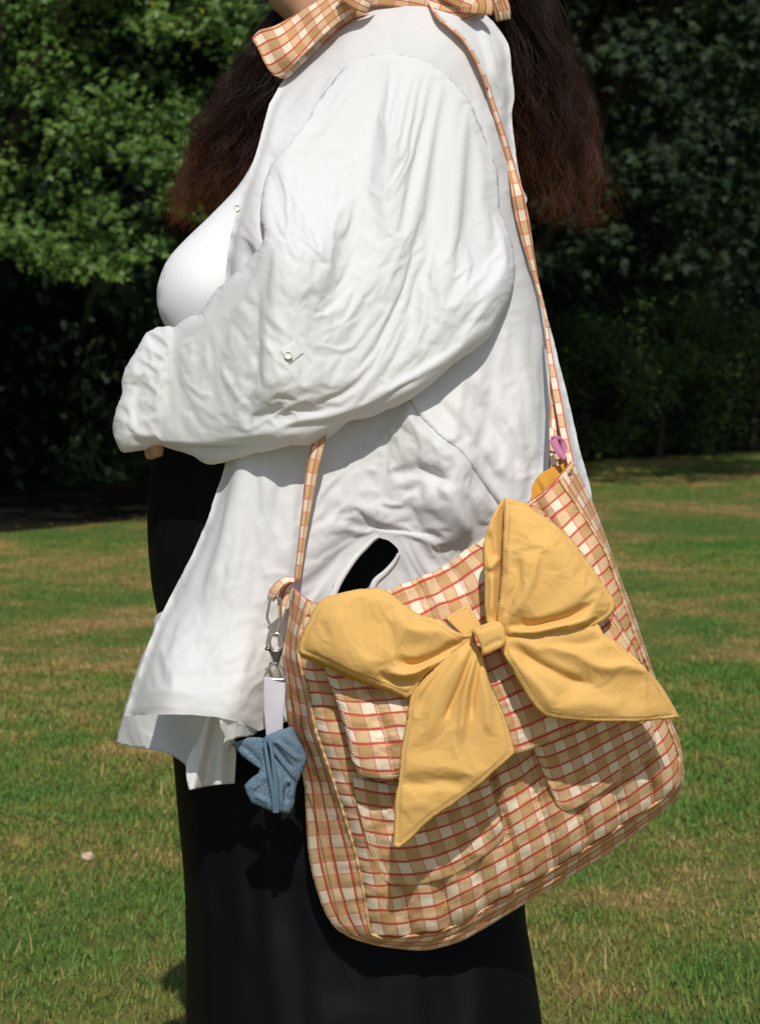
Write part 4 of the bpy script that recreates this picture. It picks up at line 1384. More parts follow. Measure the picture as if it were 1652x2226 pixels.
# --- plaid bow tied at the neck
def neck_bow():
    root = person
    o = None
    # long front loop: outer face
    def nz(x, y, d): return min(-0.080, -0.012 + float(base_y(np.array([float(x)]), np.array([float(y)]))[0])) - d
    top = [(x, y, nz(x, y, 0.0)) for x, y in [(760, -40), (735, -28), (690, 4), (650, 28), (600, 56), (566, 66), (548, 84)]]
    bot = [(x, y, nz(x, y, 0.004)) for x, y in [(792, 18), (760, 30), (720, 62), (680, 100), (645, 134), (615, 164), (598, 166)]]
    S = coons(top, bot, [top[0], (776, -12, top[0][2]), bot[0]], [top[-1], (560, 104, top[-1][2]), (580, 146, bot[-1][2]), bot[-1]], 60, 24)
    u = np.linspace(0, 1, 60)[None] * np.ones((24, 1)); v = np.linspace(0, 1, 24)[:, None] * np.ones((1, 60))
    S[..., 2] -= px2m(8 * np.sin(v * 3.1) + 5 * np.sin(u * 9 + v * 2) * v + 5 * np.sin(u * 17 + 1))
    uv = np.stack([u * 11 + 0.2, v * 4.6 + 0.3 * np.sin(u * 6)], -1)
    a = gridmesh('neck_bow', S, M['plaid'], root, uv, 0.0012)
    # its inner layer, turned under at the tip
    S2 = S.copy(); S2[..., 1] += 10 * (1 - u) + 4; S2[..., 0] += 10 * v; S2[..., 2] += 0.022 * np.sin(np.clip((1 - u) * 3.0, 0, 1.57)) + 0.002
    gridmesh('bow_loop', S2, M['plaid'], a, uv + 0.37, 0.0012)
    # loop and tails behind the knot
    def strip(name, c, w0, w1, ux, seed, depth):
        c = curve(c, 40)
        w = np.linspace(w0, w1, 40)
        t = np.gradient(c[:, :2], axis=0); t /= np.linalg.norm(t, axis=1)[:, None]
        nn = np.stack([-t[:, 1], t[:, 0]], -1)
        q = np.linspace(-1, 1, 12)
        X = c[:, None, 0] + nn[:, None, 0] * q * w[:, None]
        Y = c[:, None, 1] + nn[:, None, 1] * q * w[:, None]
        D = c[:, None, 2] - px2m(5 * np.cos(q * 1.4))[None] - px2m(4 * np.sin(np.linspace(0, 9, 40)))[:, None]
        U = np.stack([np.linspace(0, ux, 40)[:, None] + 0 * q[None], (q[None] + 1) * 2.1 + 0 * X], -1)
        return gridmesh(name, np.stack([X, Y, D], -1), M['plaid'], a, U, 0.0012)
    strip('bow_knot', [(752, -30, -0.092), (778, -6, -0.098), (806, 8, -0.090)], 30, 24, 3, 1, 0)
    strip('bow_loop', [(790, -14, -0.065), (860, -12, -0.06), (920, -2, -0.065), (975, 14, -0.075), (1018, 10, -0.065), (1030, -16, -0.045), (1000, -50, -0.04), (900, -70, -0.05)], 26, 34, 12, 2, 0)
    strip('bow_tail', [(960, -34, -0.075), (1000, -12, -0.08), (1036, 4, -0.08), (1036, 30, -0.078)], 26, 34, 4, 3, 0)
    strip('bow_tail', [(1040, -40, -0.03), (1070, -16, -0.03), (1088, 14, -0.025), (1094, 44, -0.02)], 26, 16, 5, 4, 0)
    return a
neck_bow()

# --- hair: strands
def hair():
    pts, rad, cnt = [], [], []
    def lock(root, tip_pts, n, spread0, spread1, curl, r, steps=40, wave=3.0):
        c = curve([root] + tip_pts, steps)
        t = np.linspace(0, 1, steps)
        ph0, fr0, amp0 = RNG.random(2) * 6.28, wave * (0.75 + 0.5 * RNG.random(2)), curl * (0.6 + 0.9 * RNG.random())
        for _ in range(n):
            loose = RNG.random() < 0.08
            a0, a1 = RNG.normal(size=2), RNG.normal(size=2) * (2.2 if loose else 1.0)
            ph, fr = ph0 + RNG.normal(size=2) * (1.2 if loose else 0.35), fr0 * (1 + 0.06 * RNG.normal(size=2))
            amp = amp0 * (0.75 + 0.5 * RNG.random())
            off = RNG.normal() * 0.02
            L = 0.78 + 0.28 * RNG.random()
            tt = np.clip(t * L, 0, 1)
            px = np.interp(tt, t, c[:, 0]) + a0[0] * spread0 * (1 - tt) + a1[0] * spread1 * tt + amp * tt ** 0.7 * np.sin(ph[0] + tt * fr[0] * 6.28)
            py = np.interp(tt, t, c[:, 1]) + a0[1] * spread0 * 0.4 * (1 - tt) + a1[1] * spread1 * 0.6 * tt + amp * 0.6 * tt ** 0.7 * np.cos(ph[1] + tt * fr[1] * 6.28)
            y = np.interp(tt, t, c[:, 2]) + off + px2m(amp * tt * np.cos(ph[0] + tt * fr[1] * 6.28)) + RNG.normal() * px2m(spread1 * 0.8) * tt
            pts.append(P(px, py, y)); cnt.append(steps)
            rad.append(r * (1 - 0.75 * tt))
    def locks(n_l, n_s, root_box, tip_box, midf, curl, r, spread1, wave, extra=None):
        for _ in range(n_l):
            f = RNG.random(); g = RNG.random()
            rt = np.array([np.interp(f, [0, 1], root_box[0]), np.interp(RNG.random(), [0, 1], root_box[1]), np.interp(g, [0, 1], root_box[2])])
            tp = np.array([np.interp(np.clip(f + RNG.normal() * 0.18, 0, 1), [0, 1], tip_box[0]), np.interp(RNG.random() ** 0.6, [0, 1], tip_box[1]), np.interp(g, [0, 1], tip_box[2])])
            md = [rt * (1 - k) + tp * k + np.array([RNG.normal() * 14, RNG.normal() * 10, RNG.normal() * 0.012]) + np.array(midf) * math.sin(k * 3.14) for k in (0.3, 0.6, 0.8)]
            lock(rt, md + [tp] + ([tp + np.array(extra) * RNG.random()] if extra else []), n_s, 16, spread1, curl, r, wave=wave)
    # down the back
    locks(84, 36, [(960, 1105), (-150, -100), (0.0, 0.16)], [(1110, 1275), (240, 490), (0.03, 0.20)], (18, 0, 0), 17, 0.00026, 6, 4.4)
    locks(26, 40, [(1030, 1130), (-130, -60), (-0.02, 0.12)], [(1160, 1300), (340, 500), (0.0, 0.14)], (40, 0, 0), 16, 0.00026, 5, 3.8)
    # flying curl at the end
    for k in range(14):
        d = RNG.normal(size=2) * 17
        lock(np.array([1215 + d[0], 250, 0.06]), [(1262 + d[0], 360 + d[1], 0.06), (1290 + d[0], 372 + d[1], 0.05), (1320 + d[0], 395 + d[1], 0.04), (1336 + d[0], 440 + d[1], 0.05), (1346 + d[0], 480 + d[1], 0.06)], 7, 12, 14, 7, 0.00013, wave=1.9)
        lock(np.array([1205 + d[0], 270, 0.05]), [(1225 + d[0], 400, 0.05), (1238, 460 + d[1], 0.04), (1275, 482 + d[1] * .6, 0.03), (1315, 470 + d[1] * .6, 0.04), (1330, 452 + d[1], 0.05)], 7, 12, 9, 4, 0.00013, wave=1.4)
    # over the far shoulder, in front
    locks(44, 40, [(600, 740), (10, 110), (0.05, 0.16)], [(372, 500), (360, 500), (0.07, 0.18)], (-10, -30, 0), 19, 0.00026, 6, 4.2)
    locks(26, 46, [(575, 660), (60, 150), (0.08, 0.16)], [(430, 560), (330, 470), (0.08, 0.16)], (-14, 0, 0), 17, 0.00026, 6, 4.0)
    # crown of the head
    locks(60, 30, [(600, 860), (-430, -330), (-0.09, 0.10)], [(900, 1180), (-140, -60), (-0.08, 0.12)], (60, -60, 0), 8, 0.00030, 20, 1.5)
    hc = bpy.data.hair_curves.new('hair')
    hc.add_curves(cnt)
    p = np.concatenate(pts).astype(np.float32)
    hc.attributes['position'].data.foreach_set('vector', p.ravel())
    ra = hc.attributes.get('radius') or hc.attributes.new('radius', 'FLOAT', 'POINT')
    ra.data.foreach_set('value', np.concatenate(rad).astype(np.float32))
    o = bpy.data.objects.new('hair', hc)
    COL.objects.link(o)
    hc.materials.append(M['hair'])
    o.parent = person
    # soft inner mass so that the hair is not see-through
    def core(pts, yc, th):
        sw = Swell(pts, 8)
        return sheet('hair_mass', pts, lambda a, b: yc - px2m(np.minimum(sw(a, b), th)) - px2m((fbm(a / 12, b / 70, 8) - 0.4) * 22), Mm, o, 9, back=lambda a, b: yc + px2m(np.minimum(sw(a, b), th)), jitter=6)
    Mm = Mat('hair_shadow', (0.010, 0.0055, 0.0045), 0.7, 0.1).m
    core([(960, -200), (1060, -150), (1130, -60), (1165, 60), (1195, 170), (1222, 270), (1240, 340), (1225, 400), (1190, 420), (1150, 400), (1120, 300), (1095, 100), (1000, -60)], 0.10, 60)
    core([(740, 20), (660, 60), (585, 150), (530, 240), (475, 320), (435, 390), (465, 420), (530, 380), (620, 260), (720, 140)], 0.12, 50)
hair()

# ------------------------------------------------------------------ the quilted shoulder bag
bag = empty('shoulder_bag', tuple(P(1080, 2050, -0.26)), 'quilted plaid shoulder bag with a big yellow bow on its flap, hanging at the hip', 'bag')

B_LEFT = [(675, 1310), (658, 1355), (649, 1400), (652, 1440), (670, 1509), (687, 1588), (712, 1660), (751, 1780), (780, 1885), (797, 1985), (808, 2034)]
B_BOT = [(808, 2034), (845, 2038), (932, 2030), (991, 2011), (1079, 1961), (1137, 1930), (1240, 1866), (1342, 1801), (1420, 1750), (1462, 1716), (1477, 1690)]
B_RIGHT = [(1216, 1042), (1255, 1100), (1287, 1150), (1315, 1199), (1345, 1275), (1371, 1353), (1388, 1400), (1405, 1442), (1425, 1500), (1446, 1562), (1464, 1606), (1476, 1645), (1477, 1690)]
B_TOP = [(675, 1310), (730, 1318), (800, 1316), (860, 1300), (930, 1270), (1000, 1226), (1060, 1180), (1120, 1122), (1170, 1082), (1216, 1042)]
O_LEFT = [(628, 1272), (628, 1319), (618, 1390), (613, 1422), (620, 1495), (627, 1575), (646, 1640), (661, 1700), (666, 1780), (672, 1862), (690, 1938), (716, 2000), (752, 2034)]
O_BOT = [(752, 2034), (815, 2055), (880, 2064), (932, 2065), (1002, 2046), (1070, 2008), (1137, 1967), (1240, 1906), (1342, 1842), (1420, 1782), (1462, 1744), (1484, 1704)]
O_RIGHT = [(1246, 1004), (1285, 1085), (1316, 1165), (1350, 1260), (1378, 1335), (1398, 1395), (1416, 1450), (1440, 1515), (1458, 1565), (1478, 1616), (1485, 1660), (1484, 1704)]
SW_BAG = Swell(B_LEFT + B_BOT[1:] + B_RIGHT[::-1][1:] + B_TOP[::-1][1:-1], 6)
def panel_y(px, py):
    b = SW_BAG(px, py)
    q = py + (px - 1000) * 0.45
    return -0.296 - px2m(np.tanh(b / 260) * 58) + 0.052 * np.clip((q - 1480) / 470.0, 0, 1.2) ** 1.3 + 0.030 * (1 - sstep(1000, 1330, py + (px - 700) * 0.25 - 60))

def quilted(S, nch, cols, rows, puff, seed, base, v0=0.0, u0=0.0, lines=True):
    nv, nu, _ = S.shape
    u = np.linspace(0, 1, nu)[None] * np.ones((nv, 1)); v = np.linspace(0, 1, nv)[:, None] * np.ones((1, nu))
    px, py = S[..., 0], S[..., 1]
    q = np.abs(np.sin(math.pi * nch * u + math.pi * u0)) ** 0.55
    near = 1 - q
    puck = (fbm(u * nch * 2.2, v * rows * 1.4, seed) - 0.44) * 11 * (0.35 + near) + (vnoise(u * nch * 5, v * rows * 2.6, seed + 3) - 0.5) * 4.5 * near + (fbm(px / 60, py / 60, seed + 5) - 0.44) * 12
    drag = (vnoise(u * nch, v * rows * 0.9, seed + 8) - 0.5)
    S[..., 1] += drag * 5 * np.sin(math.pi * nch * u * 2)
    S[..., 2] = base(px, py) - px2m(puff * (q - 0.5) + puck)
    uv = np.stack([u * cols + 0.05 * drag, v0 - v * rows + 0.22 * drag * 1], -1)
    return S, uv

# front panel
S = coons(B_TOP, B_BOT, B_LEFT, B_RIGHT, 261, 240)
S = np.concatenate([S, np.zeros(S.shape[:2] + (1,))], -1)
S, UVP = quilted(S, 9, 26.0, 26.0, 23.0, 3, panel_y)
gridmesh('front_panel', S, M['plaid'], bag, UVP, 0.002)

# gusset round the sides and bottom
def gusset():
    m = 22
    secs = [(B_LEFT, O_LEFT, 110), (B_BOT, O_BOT, 130), (B_RIGHT[::-1], O_RIGHT[::-1], 120)]
    A = np.vstack([curve(a, n)[:-1] if k < 2 else curve(a, n) for k, (a, b, n) in enumerate(secs)])
    Bo = np.vstack([curve(b, n)[:-1] if k < 2 else curve(b, n) for k, (a, b, n) in enumerate(secs)])
    t = np.linspace(0, 1, m)
    n = len(A)
    s = np.r_[0, np.cumsum(np.linalg.norm(np.diff(A, axis=0), axis=1))] / 29.0
    px = A[:, None, 0] * (1 - t) + Bo[:, None, 0] * t
    py = A[:, None, 1] * (1 - t) + Bo[:, None, 1] * t
    ya = panel_y(A[:, 0], A[:, 1])
    y = ya[:, None] * (1 - t) + (-0.218) * t
    pad = np.abs(np.sin(t * math.pi * 2)) ** 0.6
    w = np.linalg.norm(Bo - A, axis=1)
    tx = np.gradient(A, axis=0); tx /= np.linalg.norm(tx, axis=1)[:, None]
    wav = (fbm(s[:, None] / 2.2 + 0 * t, t * 2 + 0 * s[:, None], 14) - 0.44)
    px = px + wav * 8 * np.sin(t * math.pi) ; py = py + wav * 8 * np.sin(t * math.pi)
    y = y - px2m(6 * pad) - px2m(wav * 14 * np.sin(t * math.pi))
    uv = np.stack([s[:, None] + 0 * t, 3.6 - t * 3.4 + 0 * s[:, None]], -1)
    return gridmesh('gusset', np.stack([px, py, y], -1)[:, ::-1], M['plaid'], bag, uv[:, ::-1], 0.002)
gusset()

# welt along the seam between front panel and gusset
def welt(name, pl, depth, w, parent, off=0.0):
    c = catmull(pl, 10)
    L = np.linalg.norm(np.diff(c, axis=0), axis=1).sum()
    c = resample(c, int(L / 5))
    t = np.gradient(c, axis=0); t /= np.linalg.norm(t, axis=1)[:, None] + 1e-9
    nn = np.stack([-t[:, 1], t[:, 0]], -1)
    q = np.linspace(-1, 1, 9)
    wv = (fbm(c[:, 0] / 14, c[:, 1] / 14, 5) - 0.44) * 3
    X = c[:, None, 0] + nn[:, None, 0] * (q * w + wv[:, None])
    Y = c[:, None, 1] + nn[:, None, 1] * (q * w + wv[:, None])
    D = depth(c[:, 0], c[:, 1])[:, None] - off - px2m(w * 1.3 * np.sqrt(np.maximum(1 - q ** 2, 0)))[None]
    s = np.r_[0, np.cumsum(np.linalg.norm(np.diff(c, axis=0), axis=1))] / 29.0
    return gridmesh(name, np.stack([X, Y, D], -1), M['plaid'], parent, np.stack([s[:, None] + 0 * q, 1.5 + 0.25 * q + 0 * s[:, None]], -1))
edge_pl = B_LEFT[1:-1] + [(806, 2024), (814, 2034)] + B_BOT[1:-1] + [(1474, 1698)] + B_RIGHT[::-1][1:]
welt('piping', edge_pl, panel_y, 3.6, bag, 0.0005)
stitches('gusset_stitching', [[(639, 1300), (632, 1360), (630, 1430), (641, 1500), (655, 1590), (678, 1680), (702, 1790), (727, 1890), (752, 1970), (782, 2036)]], lambda px, py: panel_y(px, py) * 0 - 0.268, M['red_thread'], bag, lift=0.004)
stitches('quilting_stitches', [list(map(tuple, S[::6, int(round(k / 9 * 260)), :2])) for k in range(1, 9)], lambda px, py: panel_y(px, py) + px2m(3), M['thread'], bag, gap=6.5, size=3.2)

# patch pockets on the front
def pocket(left, bottom, right, top, cols, rows, v0, seed):
    T = coons(top, bottom, left, right, 90, 80)
    T = np.concatenate([T, np.zeros(T.shape[:2] + (1,))], -1)
    sw = Swell(left + bottom[1:] + right[::-1][1:] + top[::-1][1:-1], 6)
    nv, nu = 80, 90
    u = np.linspace(0, 1, nu)[None] * np.ones((nv, 1)); v = np.linspace(0, 1, nv)[:, None] * np.ones((1, nu))
    b = sw(T[..., 0], T[..., 1])
    T[..., 2] = panel_y(T[..., 0], T[..., 1]) - px2m(7 + np.tanh(b / 14) * 5 + np.tanh(b / 90) * 10 + (fbm(T[..., 0] / 45, T[..., 1] / 45, seed) - 0.44) * 22 * np.clip(b / 40, 0, 1))
    o = gridmesh('pocket', T, M['plaid'], bag, np.stack([u * cols, v0 - v * rows], -1), 0.0016)
    f = lambda px, py: panel_y(px, py) - px2m(8 + np.tanh(sw(px, py) / 14) * 5 + np.tanh(sw(px, py) / 90) * 10)
    c = np.vstack([curve(left, 20)[6:], curve(bottom, 40)[1:-1], curve(right[::-1], 20)[:-6]])
    cen = T[40, 45, :2]
    for k, off in enumerate((0.028, 0.065)):
        cc = c + (cen - c) * off
        stitches('pocket_stitching', [list(map(tuple, cc[::2]))], f, M['thread'], o, gap=5.0, size=3.3)
    return o
pocket([(766, 1690), (772, 1734), (797, 1831), (821, 1890), (836, 1912)], [(836, 1912), (850, 1922), (904, 1924), (960, 1912), (1008, 1890), (1057, 1858), (1085, 1834), (1095, 1818)],
       [(1058, 1672), (1064, 1697), (1081, 1758), (1096, 1806), (1095, 1818)], [(766, 1690), (850, 1705), (960, 1695), (1058, 1672)], 11.0, 7.6, 0.72, 61)
pocket([(1146, 1590), (1158, 1627), (1174, 1666), (1190, 1704), (1208, 1746)], [(1208, 1746), (1220, 1762), (1240, 1762), (1284, 1739), (1342, 1698), (1401, 1657), (1420, 1642), (1427, 1626)],
       [(1398, 1500), (1410, 1550), (1420, 1590), (1425, 1610), (1427, 1626)], [(1146, 1590), (1230, 1560), (1320, 1525), (1398, 1500)], 11.0, 7.4, 0.55, 62)

# flap
F_TOP = [(688, 1310), (760, 1298), (838, 1284), (874, 1269), (926, 1249), (961, 1231), (1002, 1202), (1043, 1173), (1090, 1130), (1143, 1091)]
F_RIGHT = [(1143, 1091), (1182, 1112), (1220, 1160), (1262, 1222), (1300, 1278), (1335, 1334), (1367, 1387), (1383, 1415), (1398, 1455), (1402, 1490)]
F_LEFT = [(688, 1310), (694, 1380), (703, 1440), (715, 1483), (732, 1531), (752, 1596), (762, 1645), (772, 1670)]
F_BOT = [(772, 1670), (784, 1686), (808, 1692), (862, 1693), (940, 1688), (1030, 1668), (1120, 1641), (1167, 1626), (1219, 1603), (1300, 1566), (1380, 1522), (1402, 1490)]
SW_FLAP = Swell(F_LEFT + F_BOT[1:] + F_RIGHT[::-1][1:] + F_TOP[::-1][1:-1], 6)
def flap_y(px, py):
    b = SW_FLAP(px, py)
    low = sstep(1250, 1650, py + (px - 900) * 0.30)
    return panel_y(px, py) - 0.007 - 0.026 * low - px2m(np.tanh(b / 60) * 14) - px2m(6 * np.sin((px + py * .3) / 70.0) * low)
S2 = coons(F_TOP, F_BOT, F_LEFT, F_RIGHT, 221, 160)
S2 = np.concatenate([S2, np.zeros(S2.shape[:2] + (1,))], -1)
S2, UVF = quilted(S2, 7, 22.0, 13.0, 13.0, 23, flap_y, v0=0.45)
flap = gridmesh('flap', S2, M['plaid'], bag, UVF, 0.0026)
fe = F_LEFT[1:-1] + [(772, 1668), (786, 1684)] + F_BOT[2:-1] + [(1398, 1500)]
ctr = np.array([1030, 1400.0])
fe2 = [tuple(np.array(p) + (ctr - np.array(p)) / np.linalg.norm(ctr - np.array(p)) * 8) for p in fe]
stitches('flap_stitching', [fe2, [tuple(np.array(p) + (ctr - np.array(p)) / np.linalg.norm(ctr - np.array(p)) * 9) for p in F_RIGHT[1:-1]]], lambda px, py: flap_y(px, py) - px2m(2), M['white_thread'], flap)
stitches('quilting_stitches', [list(map(tuple, S2[::6, int(round(k / 7 * 220)), :2])) for k in range(1, 7)], lambda px, py: flap_y(px, py) + px2m(1.5), M['white_thread'], flap, gap=6.5, size=3.2)
# back panel, lining
BACK = O_LEFT[:1] + O_LEFT[1:] + O_BOT[1:] + O_RIGHT[::-1][1:] + [(1246, 1004), (1200, 1026), (1170, 1052), (1120, 1140), (1000, 1240), (860, 1308), (720, 1322), (650, 1290), (628, 1272)]
sheet('back_panel', BACK, lambda px, py: -0.219 + 0 * px, M['plaid'], bag, 14, thick=0.003, uvs=1 / 29.0)
sw_l = Swell([(1238, 1006), (1191, 1020), (1165, 1041), (1157, 1064), (1158, 1090), (1190, 1095), (1230, 1046)], 4)
sheet('lining', [(1242, 1004), (1214, 1012), (1191, 1020), (1176, 1029), (1165, 1041), (1158, 1056), (1156, 1072), (1150, 1100), (1150, 1100), (1215, 1110), (1215, 1110), (1246, 1050)],
      lambda px, py: -0.226 - px2m(6 * np.sin((px - py * 0.4) / 6.0) * sstep(1030, 1060, py)) - px2m(0.4 * (py - 1010)), M['lining'], bag, 4, thick=0.0012)
# binding along the open top corner
def ribbon(name, c, w, mat, parent, uv=(1, 2), crown=2.0, thick=0.0012, n=70, v0=0.0, tilt=0.0):
    c = curve(c, n)
    w = np.interp(np.linspace(0, 1, n), np.linspace(0, 1, len(w)), w)
    t = np.gradient(c[:, :2], axis=0); t /= np.linalg.norm(t, axis=1)[:, None] + 1e-9
    nn = np.stack([-t[:, 1], t[:, 0]], -1)
    q = np.linspace(-1, 1, 9)
    X = c[:, None, 0] + nn[:, None, 0] * q * w[:, None]
    Y = c[:, None, 1] + nn[:, None, 1] * q * w[:, None]
    D = c[:, None, 2] - px2m(crown * (1 - q ** 2))[None] + px2m(tilt * q)[None]
    s = np.r_[0, np.cumsum(np.linalg.norm(np.diff(c[:, :2], axis=0), axis=1))] / 29.0
    U = np.stack([s[:, None] * uv[0] + 0 * q, v0 + q[None] * uv[1] / 2 + 0 * s[:, None]], -1)
    return gridmesh(name, np.stack([X, Y, D], -1), mat, parent, U, thick)
ribbon('rim_binding', [(1146, 1098, -0.262), (1180, 1076, -0.258), (1216, 1043, -0.255), (1245, 1006, -0.25)], [4, 6, 6, 5], M['plaid'], bag, (1.3, 0.9), v0=0.3)

def rs(pts, d): return [(x, y, float(shirt_now(np.array([float(x)]), np.array([float(y)]))[0]) - d) for x, y in pts]
ribbon('slit_hem', rs([(722, 1300), (736, 1268), (753, 1240), (773, 1212), (793, 1191), (808, 1176), (822, 1166)], 0.0025), [6, 6, 5.5, 5, 4.5, 4, 3], M['linen'], shirt, (0.016, 0.006), crown=3, thick=0.0008)
ribbon('slit_hem', rs([(806, 1290), (816, 1264), (838, 1244), (857, 1222), (867, 1204)], 0.0015), [6, 6, 5, 4, 2.5], M['linen'], shirt, (0.016, 0.006), crown=3, thick=0.0008)
# shoulder strap: front run, over the shoulder, back run
def sy(px, py, d): return float(shirt_now(np.array([float(px)]), np.array([float(py)]))[0]) - d
def zf(pts, d): return [(x, y, sy(x, y, d)) for x, y in pts]
strap = ribbon('strap', [(724, 800, -0.20), (708, 890, -0.216)] + [(x, y, -0.228) for x, y in [(691, 968), (684, 1000), (678, 1030), (668, 1100), (660, 1158), (653, 1215), (647, 1262)]], [14, 14, 14, 13, 11, 8.5, 7, 6], M['plaid'], bag, (1.0, 2.2), v0=0.2, tilt=5)
ribbon('strap', zf([(930, 4), (944, 28), (957, 44), (975, 58), (995, 76), (1012, 94), (1030, 124), (1046, 156), (1060, 193)], 0.010), [2, 3, 3, 3, 3, 3.5, 4, 4.5], M['plaid'], bag, (1.0, 1.0), v0=0.6, tilt=-14)
ribbon('strap', zf([(1058, 188), (1074, 240), (1089, 287), (1101, 330), (1111, 366)], 0.009) + [(1123, 415, -0.105), (1133, 468, -0.10), (1144, 520, -0.095), (1154, 566, -0.09), (1166, 615, -0.085), (1180, 668, -0.095), (1190, 714, -0.11)], [4, 4.5, 5.5, 7, 9, 13, 14, 11, 7, 3.5, 2.5, 3], M['plaid'], bag, (1.05, 1.7), v0=0.55, tilt=-4)
ribbon('strap', [(1110, 392, -0.085), (1116, 425, -0.085), (1124, 460, -0.085), (1134, 500, -0.08), (1146, 545, -0.075)], [3, 8, 10, 9, 5], M['plaid'], bag, (1.05, 1.2), v0=0.9)
ribbon('strap', [(1188, 712, -0.115), (1195, 770, -0.13), (1205, 830, -0.15), (1214, 880, -0.17), (1224, 935, -0.20), (1233, 975, -0.225), (1241, 1010, -0.245)], [3, 5, 7, 8, 8, 8, 7], M['plaid'], bag, (1.05, 1.15), v0=0.45, tilt=3)
ribbon('strap_underside', [(1196, 800, -0.135), (1202, 860, -0.15), (1207, 920, -0.175), (1211, 970, -0.195), (1213, 1020, -0.215)], [2, 7, 12, 17, 22], M['plaid'], bag, (1.05, 2.0), v0=0.2, crown=-2)
ribbon('strap_underside', [(1198, 930, -0.20), (1200, 975, -0.21), (1203, 1020, -0.222)], [4, 5, 6], M['plaid'], bag, (1.05, 1.0), v0=0.5)
tag_o = ribbon('side_tab', [(1202, 956, -0.232), (1208, 970, -0.236), (1217, 985, -0.240), (1228, 998, -0.245)], [8, 7, 6, 4], M['pink'], bag, (1, 1))
ribbon('side_tab', [(1198, 952, -0.226), (1212, 952, -0.23), (1222, 962, -0.226), (1229, 985, -0.228)], [2, 3, 5, 5], M['pink'], bag, (1, 1))

# ------------------------------------------------------------------ the yellow bow on the flap
def edge_of(pts):
    o = outline(pts, 6)
    o = np.vstack([o, o[:1]])
    def f(px, py):
        d, _, _ = seg_dist(o, px, py)
        return -2.2 * np.exp(-((d - 9.5) / 2.6) ** 2) + 1.2 * np.exp(-((d - 4.5) / 3.0) ** 2)
    return f

def relax(o, sw, hold=None, expand=0.022, bend=0.25, cap=0.90, rim=True):
    co, px, py = where(o)
    b = sw(px, py)
    free = np.full(len(px), cap)
    if rim:
        free = free * np.clip(b / 20, 0, 1)
    d = np.hypot(px - 1060, py - 1388)
    free = free * sstep(25, 90, d)
    if hold is not None:
        free = np.where(hold(co, px, py), 0, free)
    settle(o, free, expand, 14, 0.1, bend, keep=0.9)

